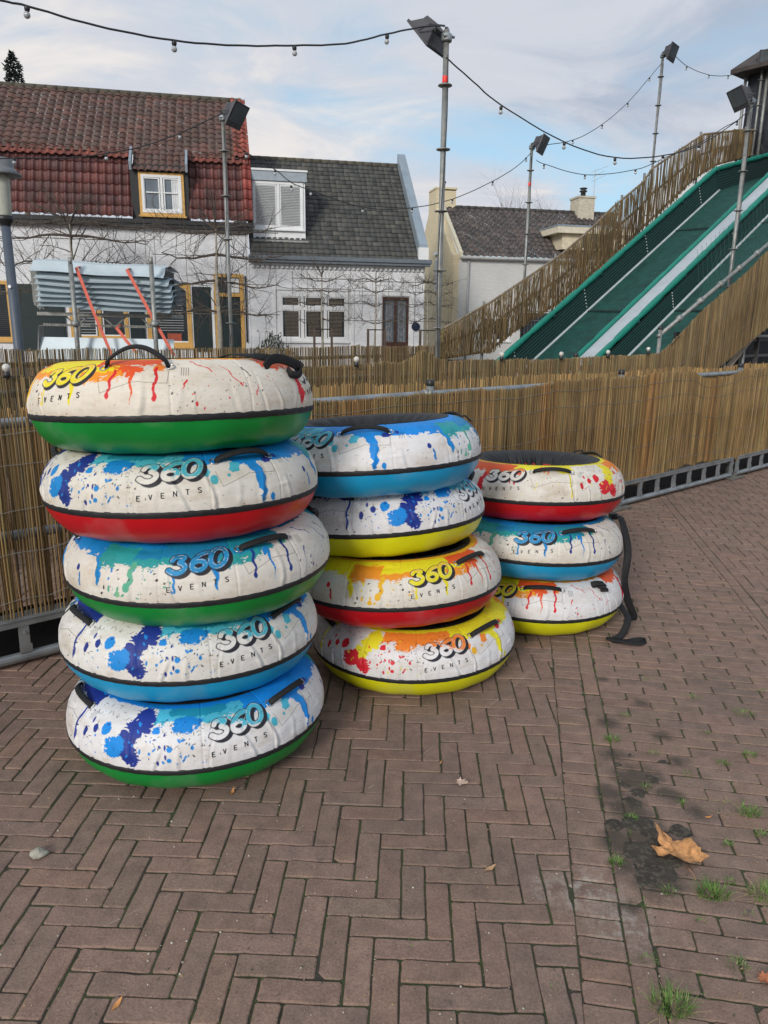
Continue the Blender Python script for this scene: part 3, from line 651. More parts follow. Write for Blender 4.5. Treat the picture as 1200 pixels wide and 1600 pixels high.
# geometry of the cover, with gathers near the band
_u = np.linspace(0, 2*math.pi, NU, endpoint=False)
_t = np.linspace(0, 1, NV)
def wrinkle(U, T, seed):
    r = np.random.default_rng(seed); d = np.zeros(U.shape)
    for k in range(34):
        u0 = k/34*2*math.pi + r.uniform(-.06, .06); lean = r.uniform(-.09, .09); w = r.uniform(.008, .022); ln = r.uniform(.25, .7); a = r.uniform(-.0036, .0064)
        x = (U - u0 - lean*(1-T)*2 - .01*np.sin(T*9+k) + math.pi) % (2*math.pi) - math.pi
        d += a * np.exp(-(x/w)**2) * np.clip((T-(1-ln))/ln, 0, 1)**.7 * np.clip((1.02-T)*9, 0, 1) - a*.6*np.exp(-((x-w*1.6)/w)**2) * np.clip((T-(1-ln))/ln, 0, 1)
    for k in range(26):
        u0 = r.uniform(0, 2*math.pi); t0 = r.uniform(.05, .9); w = r.uniform(.03, .12); h = r.uniform(.03, .10); a = r.uniform(-.0034, .0034); sl = r.uniform(-.4, .4)
        x = (U - u0 - sl*(T-t0) + math.pi) % (2*math.pi) - math.pi; d += a * np.exp(-(x/w)**2 - ((T-t0)/h)**2)
    # twelve sewn gores pull in slightly
    x = (U*12/(2*math.pi)) % 1; d += -.0016*np.exp(-((x-.5)/.015)**2) + .003*np.sin(math.pi*x)*0
    return d
U2, T2 = np.meshgrid(_u, _t); Q2 = Q0 + (Q1 - Q0) * T2
RR = TA + wrinkle(U2, T2, 1) + .0008
ZS = 1.065                                   # section slightly taller than wide
def torus_pts(U, Q, R): return np.stack([(TC + R*np.cos(Q))*np.cos(U), (TC + R*np.cos(Q))*np.sin(U), R*np.sin(Q)*ZS], -1)
Vc = torus_pts(U2, Q2, RR).reshape(-1, 3)
ids = np.arange(NU*NV).reshape(NV, NU); nx = np.roll(ids, -1, 1)
Fc = np.stack([ids[1:], nx[1:], nx[:-1], ids[:-1]], -1).reshape(-1, 4)
COVER = mat('printed nylon cover', (1, 1, 1), .55, .05, 10, .0012, 45, attr=True, objcol=True, spec=.35)
def grid_obj(name, U, Q, R, m, parent):
    V = torus_pts(U, Q, R).reshape(-1, 3); a, b = U.shape; i = np.arange(a*b).reshape(a, b); n = np.roll(i, -1, 1)
    Fq = np.stack([i[1:], n[1:], n[:-1], i[:-1]], -1).reshape(-1, 4); return mesh_obj(name, V, Fq, m, parent, True)
BASES = {'green': (.002, .235, .035), 'red': (.50, .004, .010), 'blue': (.008, .30, .56), 'yellow': (.66, .64, .008)}
def basemat(n, c): return mat('%s rubber tarpaulin base' % n, c, .36, .10, 5, .0010, 14, second=tuple(min(1, x*.75 + .09) for x in c), s2=4.2, thr=(.50, .70), spec=.45)
BM = {k: basemat(k, v) for k, v in BASES.items()}
def tp(u, q, off=0): u, q = rad(u), rad(q); r = TA + off; return Vector(((TC + r*math.cos(q))*math.cos(u), (TC + r*math.cos(q))*math.sin(u), r*math.sin(q)*ZS))
LET = {'E': [[(1, 0), (0, 0), (0, 1), (1, 1)], [(0, .5), (.8, .5)]], 'V': [[(0, 1), (.5, 0), (1, 1)]], 'N': [[(0, 0), (0, 1), (1, 0), (1, 1)]], 'T': [[(0, 1), (1, 1)], [(.5, 1), (.5, 0)]],
       'S': [[(1, .9), (.6, 1), (.15, .95), (0, .75), (.3, .55), (.75, .45), (1, .25), (.8, .03), (.3, 0), (0, .12)]]}
def sr(u, q):                                # wrinkled cover radius at a point
    return float(RR[min(NV-1, max(0, int(round((Q0-rad(q))/(Q0-Q1)*(NV-1))))), int(round((u % 360)/360*NU)) % NU]) - TA
def lettering_mb(lu):
    m = MB()
    for k, chd in enumerate('EVENTS'):
        cx_ = (-92 + k*35); cy_ = 36 + k*3.6
        for pl in LET[chd]:
            for a, b in zip(pl[:-1], pl[1:]):
                ax1, ay1, bx1, by1 = cx_ + a[0]*9, cy_ + a[1]*14.5, cx_ + b[0]*9, cy_ + b[1]*14.5
                dx, dy = bx1-ax1, by1-ay1; l = math.hypot(dx, dy); nx_, ny_ = -dy/l*1.25, dx/l*1.25; ex, ey = dx/l*.25, dy/l*.25; n = max(1, int(l/5))
                prev = None
                for s in range(n+1):
                    f = s/n; x, y = ax1-ex+(dx+2*ex)*f, ay1-ey+(dy+2*ey)*f
                    uq = [(lu + (x+sg*nx_)/MMD, math.degrees(Q1) + (y+sg*ny_)/(TA*1000)*180/math.pi) for sg in (1, -1)]; P = [tp(u_, q_, sr(u_, q_) + .0016) for u_, q_ in uq]
                    Pb = [tp(u_, q_, sr(u_, q_) - .001) for u_, q_ in uq]
                    i = m.addv(P + Pb)
                    if prev is not None:
                        m.face((prev, i, i+1, prev+1)); m.face((prev, prev+2, i+2, i)); m.face((prev+1, i+1, i+3, prev+3))
                    prev = i
    return m
def ribbon(m, pts, nrm, w, t=.0035):          # flat webbing along pts; nrm = list of across directions
    rings = []
    for k, p in enumerate(pts):
        tg = (Vector(pts[min(k+1, len(pts)-1)]) - Vector(pts[max(k-1, 0)])).normalized(); a = (Vector(nrm[k]) - tg*tg.dot(Vector(nrm[k]))).normalized(); b = tg.cross(a)
        rings.append(m.addv([Vector(p)+a*w/2+b*t/2, Vector(p)+a*w*.25+b*t*.8, Vector(p)-a*w*.25+b*t*.8, Vector(p)-a*w/2+b*t/2, Vector(p)-a*w/2-b*t/2, Vector(p)+a*w/2-b*t/2]))
    for a, b in zip(rings[:-1], rings[1:]):
        for j in range(6): m.face((a+j, a+(j+1) % 6, b+(j+1) % 6, b+j))
    m.face([rings[0]+j for j in range(6)][::-1]); m.face([rings[-1]+j for j in range(6)])
def handle_mb(hu, lift, q=56, tiltq=0, sag=0, span=13.5):
    m = MB(); pts = []; nr = []; n = 16
    for k in range(n+1):
        f = k/n; u = hu - span + 2*span*f; s = math.sin(math.pi*f); qq = q + tiltq*(f-.5) - sag*s
        off = lift * s**.75 + (-.012 if k in (0, n) else .003)
        pts.append(tp(u, qq, off)); nr.append(tp(u, qq+20, 0)-tp(u, qq-20, 0))
    ribbon(m, pts, nr, .021, .007); return m
def grommet_mb(hu, s, q=56, tiltq=0, span=13.5):
    m = MB(); qq = q + tiltq*.5*s; c = tp(hu + s*span, qq, .001); ax_ = (tp(hu+s*span, qq, .05)-tp(hu+s*span, qq, 0)).normalized()
    m.lathe(c, ax_, [(.0105, 0), (.0145, .0005), (.0155, .002), (.0135, .0032), (.011, .002), (.0105, -.001)], 16); return m
STEELR = mat('bright steel ring', (.55, .55, .56), .3, .1, 5, metal=.9)
def tube_proto(pal, name_seed):
    e = thing('snow_tube', (0, 0, 0), 'x', 'snow tube')
    col = make_print(pal)
    cov = mesh_obj('cover', Vc, Fc, COVER, e, True, vc=col.reshape(-1, 3))
    U, T = np.meshgrid(np.linspace(0, 2*math.pi, 256, endpoint=False), np.linspace(0, 1, 40))
    Q = rad(-11) + (rad(-215) - rad(-11)) * T
    R = TA - .0015 + .0022*np.sin(U*5+T*9)*np.sin(T*3.1) + .0012*np.sin(U*17+3*T) - .006*np.exp(-((T-.40)/.10)**2)
    grid_obj('base', U, Q, R, BM['green'], e)
    U, T = np.meshgrid(np.linspace(0, 2*math.pi, 256, endpoint=False), np.linspace(0, 1, 9))
    Q = rad(-6) + (rad(-14.5) - rad(-6)) * T; R = TA + .0035*np.sin(T*math.pi)**.4 + .0006*np.sin(U*61)
    grid_obj('trim_band', U, Q, R, BLKT, e)
    # black liner: bound edge, wrinkled well and floor
    n = 320; U, T = np.meshgrid(np.linspace(0, 2*math.pi, n, endpoint=False), np.linspace(0, 1, 46)); Q = rad(90) + (rad(188)-rad(90))*np.minimum(T/.72, 1)
    wv = .011*np.sin(U*23+3*np.sin(U*5)+T*4)*np.clip(T*3, 0, 1) + .004*np.sin(U*47+T*7+2*np.sin(U*9))
    R = TA + .003 + wv*np.clip(T*4-.3, 0, 1); V = torus_pts(U, Q, R)
    k = T > .72; ff = np.clip((T-.72)/.28, 0, 1); r_in = np.hypot(V[..., 0], V[..., 1]); sc_ = 1-ff*.97
    V[..., 0] *= sc_; V[..., 1] *= sc_; V[..., 2] = np.where(k, -.02 - .035*ff + .006*np.sin(U*9+ff*6), V[..., 2])
    V = V.reshape(-1, 3); i = np.arange(46*n).reshape(46, n); nn = np.roll(i, -1, 1); Fq = np.stack([i[:-1], nn[:-1], nn[1:], i[1:]], -1).reshape(-1, 4)
    mesh_obj('seat_liner', V, Fq, BLKT, e, True)
    for hu, lift in ((32, .022), (152, .03), (272, .022)):
        h = handle_mb(hu, lift).build('handle', WEB, e, True)
        for s in (-1, 1): grommet_mb(hu, s).build('grommet', STEELR, h, True)
    for lu in (0, 120, 240): lettering_mb(lu).build('lettering', mat('black print', (.02, .02, .025), .6), e)
    return e
protoB = tube_proto(PB, 1); protoO = tube_proto(PO, 2)
used = set()
def put_tube(proto, base, tint, ctr, tilt, front, label, group, high=None):
    # front: print angle that faces the viewer
    n = Vector((tilt[0], tilt[1], 1)).normalized(); ex = Vector((0, 1, 0)).cross(n).normalized(); ey = n.cross(ex)
    th = math.atan2(-ctr[1], -ctr[0]) - rad(front)
    M = Matrix(((ex.x, ey.x, n.x, ctr[0]), (ex.y, ey.y, n.y, ctr[1]), (ex.z, ey.z, n.z, ctr[2]), (0, 0, 0, 1))) @ Matrix.Rotation(th, 4, 'Z')
    first = proto.name not in used; used.add(proto.name)
    if first: r = proto
    else:
        r = proto.copy(); COL.objects.link(r)
        for ch in list(proto.children):
            c = ch.copy(); COL.objects.link(c); c.parent = r
            for g in list(ch.children): d = g.copy(); COL.objects.link(d); d.parent = c
    r.matrix_world = M; MW[r.name] = M.copy(); r['label'] = label; r['group'] = group; r['category'] = 'snow tube'
    return r
def finish_tube(r, base, tint):
    for ch in r.children:
        k = ch.name.split('.')[0]
        if k == 'cover': ch.color = tuple(tint) + (1,)
        if k == 'base':
            ch.material_slots[0].link = 'OBJECT'; ch.material_slots[0].material = BM[base]
CL, DT, BG = (1.0, 1.0, 1.03), (.95, .91, .84), (1.0, .93, .82)
gL, gM, gR = 'snow tubes of the tall left stack', 'snow tubes of the middle stack', 'snow tubes of the low right stack'
TUB = [
 (protoB, 'green', CL, (-.722, 2.665, .152), (-.010, .030), 120-15, 'blue splashed snow tube with green base, lying on the bricks under the left stack', gL),
 (protoB, 'blue', (.98, .97, .95), (-.752, 2.735, .446), (.006, .02), 120-21, 'blue splashed snow tube with bright blue base, second from the ground, left stack', gL),
 (protoB, 'green', DT, (-.700, 2.722, .745), (-.022, -.010), 240+2, 'teal topped snow tube with green base, third in the left stack', gL),
 (protoB, 'red', DT, (-.742, 2.700, 1.027), (-.025, .037), 120+6, 'blue splashed snow tube with a red base, second from the top of the left stack', gL),
 (protoO, 'green', BG, (-.755, 2.690, 1.318), (-.030, .056), 240+47, 'orange and yellow splashed snow tube with green base on top of the left stack', gL),
 (protoO, 'yellow', CL, (.150, 3.375, .152), (-.03, -.010), 120-18, 'yellow splashed snow tube with yellow base at the bottom of the middle stack', gM),
 (protoO, 'red', DT, (.066, 3.350, .456), (-.050, .060), 240-19, 'yellow and orange splashed snow tube with a red base in the middle stack', gM),
 (protoB, 'yellow', CL, (-.016, 3.435, .748), (-.072, .060), 120-61, 'blue splashed snow tube with a yellow base, third up in the middle stack', gM),
 (protoB, 'blue', CL, (-.054, 3.345, 1.034), (-.066, .056), 120+35, 'blue topped snow tube with a blue base on top of the middle stack', gM),
 (protoO, 'yellow', CL, (.872, 4.040, .151), (.005, .006), 240+26, 'orange splashed snow tube with a yellow base, lowest of the right stack', gR),
 (protoB, 'blue', DT, (.841, 4.030, .446), (.025, .040), 240-1, 'teal topped snow tube with a blue base in the middle of the right stack', gR),
 (protoO, 'red', DT, (.848, 4.104, .738), (.0, .052), 0+20, 'red and yellow splashed snow tube with red base topping the right stack', gR)]
tubes = []
for a in TUB: tubes.append(put_tube(a[0], a[1], a[2], a[3], a[4], a[5], a[6], a[7]))
for r, a in zip(tubes, TUB): finish_tube(r, a[1], a[2])
# the top left tube's front handle stands up in a high loop
top = tubes[4]
hs = sorted([c for c in top.children if c.name.startswith('handle')], key=lambda c: c.name)[2]
hm = handle_mb(272, .044, 58, 0, -12); nm = mesh_obj('tmp', np.array(hm.v), hm.f, WEB, None, True); hs.data = nm.data; bpy.data.objects.remove(nm)
# tow straps: world-space paths, child of their tube
def wpt(r, u, q, off): return MW[r.name] @ tp(u, q, off)
def strap(r, pts, nr, w=.038, name='tow_strap', t=.003):
    P = [Vector(p) for p in pts]; m = MB()
    # smooth path
    def cr(a, b, c, d, f): return .5*((2*b)+(-a+c)*f+(2*a-5*b+4*c-d)*f*f+(-a+3*b-3*c+d)*f**3)
    Q, NN = [], []
    for k in range(len(P)-1):
        a, b, c, d = P[max(k-1, 0)], P[k], P[k+1], P[min(k+2, len(P)-1)]
        for s in range(6): f = s/6; Q.append(cr(a, b, c, d, f)); NN.append(Vector(nr[k]).lerp(Vector(nr[k+1]), f))
    Q.append(P[-1]); NN.append(Vector(nr[-1])); ribbon(m, Q, NN, w, t); return m.build(name, WEB, r, True)
x, y, z = Vector((1, 0, 0)), Vector((0, 1, 0)), Vector((0, 0, 1))
r = tubes[4]
ru = 325
strap(r, [wpt(r, ru-14, 118, .01), wpt(r, ru-6, 92, .012), wpt(r, ru+1, 72, .014), wpt(r, ru+9, 60, .02), wpt(r, ru+18, 50, .03), wpt(r, ru+22, 40, .035), wpt(r, ru+19, 33, .022), wpt(r, ru+15, 36, .012), wpt(r, ru+16, 46, .01)], [x*.3+y, x*.3+y, x*.3+y*.8+z*.4, z, z+x*.2, z, z, z, z], .024)
strap(r, [wpt(r, ru+2, 50, .004), wpt(r, ru+7, 56, .024), wpt(r, ru+14, 52, .03), wpt(r, ru+20, 44, .028), wpt(r, ru+24, 36, .012)], [z, z, z, z, z], .032)
# right stack: long strap from the middle tube down to the ground, buckle on the lowest
r = tubes[10]; C0 = Vector((.841, 4.03, .436))
def gp(px, py, Y): p = aty(px, py, Y); return Vector(p)
k1 = gp(958, 806, 4.16); pts = [k1, gp(971, 812, 4.08), gp(981, 860, 3.92), gp(976, 905, 3.86), gp(980, 935, 3.88), gp(990, 962, 3.90), gp(985, 970, 3.90)]
strap(r, pts, [x+y*.5, x+y*.5, x-y*.4, x+y*.3, x, x-y*.2, x+y*.4], .040)
m = MB(); m.box(lambda a, b, c: tuple(k1 + Vector((a, b, c))), (-.022, -.02, -.018), (.02, .015, .016)); m.build('buckle', BLACKP, r)
r = tubes[9]
k2 = wpt(r, 240+26+50, 52, .02)
strap(r, [wpt(r, 240+26+44, 60, .004), k2, gp(958, 935, 3.86), gp(972, 950, 3.80), gp(981, 968, 3.70), gp(971, 992, 3.64), gp(957, 1001, 3.62), gp(975, 1003, 3.60), gp(1002, 1000, 3.61), gp(1003, 1005, 3.58), gp(985, 1004, 3.57), gp(947, 997, 3.62)],
      [z+x*.5, z+x*.5, z*.5+x, x+y*.4, x, x, x+y*.3, y+z*.3, y+z*.6, y, y*.8+z*.2, y], .036)
m = MB(); M0 = MW[r.name]
for q in range(3):
    c = k2 + Vector((-.012 + q*.014, -.008, .012 - q*.018)); m.box(lambda a, b, cc: tuple(c + Vector((a, b, cc))), (-.02, -.014, -.007), (.02, .014, .007))
m.build('buckle', BLACKP, r)
r = tubes[2]; kb = gp(490, 800, 2.84); m = MB()
m.tube([kb + Vector((-.03, .02, .02)), kb, kb + Vector((.012, -.01, -.018)), kb + Vector((-.015, 0, -.03))], .009, 8); m.lathe(kb + Vector((.0, -.012, -.004)), (0, 1, 0), [(.01, 0), (.022, .002), (.022, .01), (.01, .012)], 14)
m.build('buckle', BLACKP, r, True)
for (rr, px, py, Y) in ((tubes[8], 722, 652, 3.72), (tubes[11], 905, 706, 4.42)):     # small webbing loops standing at the far rim
    c = gp(px, py, Y); m = MB(); ribbon(m, [c + Vector((-.05, 0, -.02)), c + Vector((-.02, 0, .004)), c + Vector((.015, 0, .008)), c + Vector((.045, .01, -.02))], [y, y, y, y], .02, .006); m.build('tow_loop', WEB, rr, True)

# ================================================================== REED FENCES
REEDC = [(.26, .18, .085), (.31, .225, .105), (.40, .27, .12), (.33, .22, .10), (.24, .16, .075), (.30, .24, .10), (.46, .33, .16), (.20, .14, .07), (.37, .23, .10), (.28, .19, .085)]
def reeds(name, parent, pts_fn, u0, u1, gap, rad_, seed, layers=2, lean=.012, tint=None, jag=.006, mats=REED, sides=4, thick=.012, stray=.01, dark=1.0):
    """pts_fn(u) -> (v, zbottom, ztop); one mat of upright stems"""
    r = np.random.default_rng(seed); V = []; Fq = []; Cc = []; base = 0
    for lay in range(layers):
        u = u0 + r.uniform(0, gap)
        while u < u1:
            v, zb, zt = pts_fn(u); rr = rad_ * r.uniform(.65, 1.35); l = r.normal(0, lean); zt += r.normal(0, jag) + (r.random() < stray)*r.uniform(-.04, .03); zb += r.normal(0, jag*1.3)
            if zt - zb > .03:
                vo = v + (lay-.5*(layers-1))*thick + r.normal(0, .002); bend = r.normal(0, .003); h = zt-zb; vl = r.normal(0, .004)
                for k, (z, f) in enumerate(((zb, 0), (zb+h*.5, .5), (zt, 1))):
                    uu = u + l*h*(f-.5) + bend*math.sin(math.pi*f); vv = vo + vl*math.sin(math.pi*f); rk = rr*(1-.25*f)
                    q = FA + fe*uu + fn*vv
                    for s in range(sides):
                        a = 2*math.pi*s/sides + .4; du, dv = math.cos(a)*rk, math.sin(a)*rk
                        V.append((q[0]+fe[0]*du+fn[0]*dv, q[1]+fe[1]*du+fn[1]*dv, z))
                c = np.array(REEDC[r.integers(len(REEDC))]) * r.uniform(.60, 1.25) * dark * .80 * np.array([.97, .95, .90])
                if tint is not None: c = c * np.array(tint(u))
                Cc.extend([tuple(c)]*(3*sides))
                for k in range(2):
                    for s in range(sides): Fq.append((base+k*sides+s, base+k*sides+(s+1) % sides, base+(k+1)*sides+(s+1) % sides, base+(k+1)*sides+s))
                if sides == 4: Fq.append((base+8, base+9, base+10, base+11))
                base += 3*sides
            u += gap * r.uniform(.55, 1.5)
    return mesh_obj(name, np.array(V), np.array(Fq), mats, parent, False, vc=np.array(Cc))
def sm(x, a, b): t = min(1, max(0, (x-a)/(b-a))); return t*t*(3-2*t)
def n1d(u, f, s, a): return mnoise.noise((u*f, s*7.3, 1.7)) * a
def wires(parent, pts_fn, u0, u1, hs, seed):
    for k, h in enumerate(hs):
        m = MB(); pts = []; n = int((u1-u0)/.12)
        for i in range(n+1):
            u = u0+(u1-u0)*i/n; v, zb, zt = pts_fn(u); pts.append(F(u, v-.012, zb+(zt-zb)*h + n1d(u, 1.1, seed+k, .035)))
        m.tube(pts, .0014, 4); m.build('binding_wire', WIRE, parent)
def post_cap(m, p, r=.027):
    m.lathe(p, (0, 0, 1), [(0, .0), (r, 0), (r+.002, .003), (r+.002, .036), (r*.8, .04), (0, .041)], 14)
def bulb(parent, p, dirv=(0, 0, -1), s=1.0, glassmat=None):
    m = MB(); m.lathe(p, dirv, [(.006, -.012), (.017*s, -.010), (.019*s, .004), (.016*s, .020*s), (.013*s, .023*s)], 10); b = m.build('bulb', BLACKP, parent, True)
    g = MB(); r_ = .0225*s; g.lathe(Vector(p) + Vector(dirv)*(.021*s), dirv, [(.012*s, -.003)] + [(r_*math.sin(a), r_*(1-math.cos(a))) for a in [math.pi*(.12+.88*i/7) for i in range(8)]], 12)
    g.build('glass', glassmat or BULBG, b, True)
BULBG = mat('frosted bulb glass', (.60, .58, .53), .15, .1, 20, coat=.5)
POSTS = [.49, 2.815, 5.15, 7.46, 9.77]
# ---- front fence (v = 0)
f1 = thing('reed_fence', F(-.6, 0, 0), 'nearest reed fence on a galvanised ladder base, running right behind the tube stacks', 'fence')
def f1front(u): return (-.030, .235 + .02*math.sin(u*3.1) + n1d(u, .9, 1, .05) + .012*math.sin(u*19) - .04*sm(u, 4.6, 5.1)*(1-sm(u, 5.6, 6.2)), 1.185 - .030*sm(u, 1.6, 2.0)*(1-sm(u, 3.6, 4.2)) + n1d(u, 1.6, 2, .035) + n1d(u, 7, 3, .012) - .05*sm(u, 6.3, 6.6)*(1-sm(u, 7.2, 7.5)))
def f1back(u): return (.085, .25, 1.225 + n1d(u, 1.3, 5, .035) + n1d(u, 6, 6, .012))
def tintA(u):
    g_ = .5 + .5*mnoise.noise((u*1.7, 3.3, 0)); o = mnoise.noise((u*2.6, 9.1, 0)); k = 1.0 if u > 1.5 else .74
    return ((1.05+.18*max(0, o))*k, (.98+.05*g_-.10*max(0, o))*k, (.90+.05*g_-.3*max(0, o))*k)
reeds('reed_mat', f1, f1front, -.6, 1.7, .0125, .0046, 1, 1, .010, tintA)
reeds('reed_mat', f1, f1front, 1.7, 10.6, .0068, .0032, 2, 2, .007, tintA)
reeds('reed_mat', f1, f1back, -.6, 10.6, .011, .0042, 3, 1, .008, lambda u: (1.35, 1.2, 1.0))
wires(f1, f1front, -.6, 10.6, (.12, .34, .56, .78, .92), 10)
rails = MB()
for z, v in ((1.15, .018), (.63, .018)):
    m = MB(); m.tube([F(u, v, z + n1d(u, .2, 8, .004)) for u in np.linspace(-.8, 10.8, 24)], .0242, 12); m.build('rail', GALV, f1, True)
for u in POSTS:
    m = MB(); m.tube([F(u, .03, .03), F(u, .03, 1.225)], .0242, 12)
    for z in (.16, .64, 1.10):
        m.lathe(F(u, .03, z), (0, 0, 1), [(.024, 0), (.058, .0), (.060, .004), (.058, .008), (.024, .008)], 16)
    p = m.build('post', GALV, f1, True)
    c = MB(); post_cap(c, F(u, .03, 1.205)); c.build('cap', BLACKP, p, True)
    s_ = MB(); s_.tube([F(u-.075, .02, 1.15), F(u-.02, .02, 1.15)], .033, 10); s_.tube([F(u-.05, -.012, 1.125), F(u-.035, -.014, 1.185)], .014, 8); s_.build('clamp', GALVD, p, True)
    s_ = MB(); s_.box(F, (u-.13, -.10, .004), (u+.17, .13, .014)); s_.box(F, (u-.03, -.03, .014), (u+.09, .08, .03)); s_.build('foot_plate', mat('dusty steel plate', (.17, .16, .14), .7, .2, 10), p)
# ladder base
for k, (a, b) in enumerate(zip([-1.8] + POSTS, POSTS + [12.1])):
    m = MB(); a += .07; b -= .07
    m.tube([F(a, -.03, .045), F(b, -.03, .045)], .0242, 12); m.tube([F(a, .20, .045), F(b, .20, .045)], .0242, 10)
    m.box(F, (a, -.052, .205), (b, .0, .245)); m.box(F, (a, -.060, .237), (b, .05, .2418))
    n = max(2, round((b-a)/.31))
    for i in range(n+1):
        u = a + (b-a)*i/n; m.box(F, (u-.022, -.046, .062), (u+.022, -.024, .2055)); m.box(F, (u-.028, -.050, .07), (u+.028, -.0465, .11)); m.cyl(F(u, -.047, .17), F(u, -.056, .17), .007, 6)
    m.build('ladder_base', GALV, f1)
m = MB(); m.quad(F(-1.8, .11, .0), F(12, .11, .0), F(12, .11, .24), F(-1.8, .11, .24)); m.quad(F(-1.8, .115, .0), F(-1.8, .115, .24), F(12, .115, .24), F(12, .115, .0)); m.build('gap_shade_sheet', BLKT, f1)  # black sheet stands in for the shade behind the ladder gaps
# ---- second fence (v = 1.35), rising along the slide at its far end
f2 = thing('reed_fence', F(-1.2, 1.35, 0), 'second reed fence from the viewer, climbing beside the green slide at the right', 'fence')
def slope2(u): return max(0, (u-8.08)) * .512
def f2a(u): return (1.33, .18, 1.275 + n1d(u, 1.2, 11, .03) + n1d(u, 7, 12, .012) + (.10*math.exp(-((u-4.0)/.16)**2)))
def f2b(u): s = slope2(u); return (1.33, .15 if u < 9.3 else 1.02 + (u-9.55)*.395, 1.285 + s - .0*s + n1d(u, 1.4, 13, .03) + n1d(u, 6, 12, .014) + .03*sm(u, 8.1, 8.6))
reeds('reed_mat', f2, f2a, -1.2, 7.9, .0095, .0042, 4, 2, .008, None, dark=.95)
reeds('reed_mat', f2, f2b, 7.9, 12.6, .0088, .0044, 5, 2, .006, None, dark=.88)
m = MB(); m.tube([F(u, 1.37, 1.16) for u in (-1.2, 2, 5, 8.1)], .0242, 10); m.build('rail', GALVD, f2, True)
wires(f2, f2b, 7.9, 12.6, (.3, .7), 40)
for u in (-.6, 1.74, 4.03, 6.4, 8.15):
    m = MB(); m.tube([F(u, 1.395, .0), F(u, 1.395, 1.30 if u < 8 else 1.60)], .0242, 10); p = m.build('post', GALVD, f2, True)
    c = MB(); post_cap(c, F(u, 1.395, 1.28 if u < 8 else 1.585)); c.build('cap', BLACKP, p, True)
m = MB(); m.tube([F(8.12, 1.40, 1.50), F(12.9, 1.40, 1.50 + 4.78*.467)], .026, 12)
for k in range(9):
    u = 8.6 + k*.5; m.tube([F(u-.03, 1.40, 1.50+(u-8.15)*.467), F(u+.03, 1.40, 1.53+(u-8.15)*.467)], .041, 10)
m.build('sloping_rail', GALVD, f2, True)
m = MB()
for u in (10.1, 12.4): m.tube([F(u, 1.46, 0), F(u, 1.46, 1.0 + (u-8.15)*.467)], .03, 10)
m.build('rail_support', GALVD, f2, True)
# ---- third fence (v = 4.7), far side of the run-out
f3 = thing('reed_fence', F(-4, 4.7, 0), 'farthest level reed fence beyond the slide run-out in front of the houses', 'fence')
def f3a(u): return (4.7, .1, 1.305 + n1d(u, 1.1, 21, .02) + n1d(u, 8, 22, .014))
reeds('reed_mat', f3, f3a, -4.0, 7.7, .0125, .0055, 6, 2, .010, None, dark=.80)
m = MB(); m.tube([F(u, 4.74, 1.16) for u in (-4, 0, 4, 7.7)], .0242, 8); m.build('rail', GALVD, f3, True)

# ================================================================== SLIDE
SL = .577
def fz(u): return max(0.02, 1.12 + SL*(u-9.07)) if u < 14.45 else 4.224 + (u-14.45)*.26
DGRN = mat('dark green sliding mat', (.003, .050, .040), .65, .25, 5, .005, 120, second=(.006, .070, .054), s2=9, stretch=(1, 1, 1))
LGRN = mat('bright green padding', (.006, .20, .145), .5, .12, 8, .003, 12)
LILAC = mat('pale divider tarpaulin', (.40, .44, .47), .5, .08, 5, .003, 9)
NET = mat('dark green net', (.002, .018, .016), .8, .2, 30)
sl = thing('snow_slide', F(7.1, 1.5, 0), 'tall green two lane tubing slide climbing to the dark tower at the right', 'slide')
US = [7.1 + k*.25 for k in range(30)] + [14.45, 14.75, 15.1, 15.5, 15.9, 16.6, 17.6]
def sheet(name, m_, rows, close=False, th=.03):
    m = MB()
    for k in range(len(US)-1):
        a, b = rows(US[k]), rows(US[k+1])
        for j in range(len(a)-1): m.quad(a[j], b[j], b[j+1], a[j+1])
    return m.build(name, m_, sl, True)
for v0, v1, nm in ((2.98, 4.02, 'lane'), (1.5, 2.46, 'lane')):
    o = sheet(nm, DGRN, lambda u: [F(u, v0+(v1-v0)*j/8, fz(u)+.006*math.sin(u*5+j)+.02*abs(j-4)/4) for j in range(9)])
    m = MB()
    for k in range(2):
        u = 10.3+k*2.6; m.hexa([F(u, v0, fz(u)+.026), F(u+.03, v0, fz(u+.03)+.026), F(u+.03, v1, fz(u+.03)+.026), F(u, v1, fz(u)+.026), F(u, v0, fz(u)+.034), F(u+.03, v0, fz(u+.03)+.034), F(u+.03, v1, fz(u+.03)+.034), F(u, v1, fz(u)+.034)])
    m.build('mat_joint', NET, o)
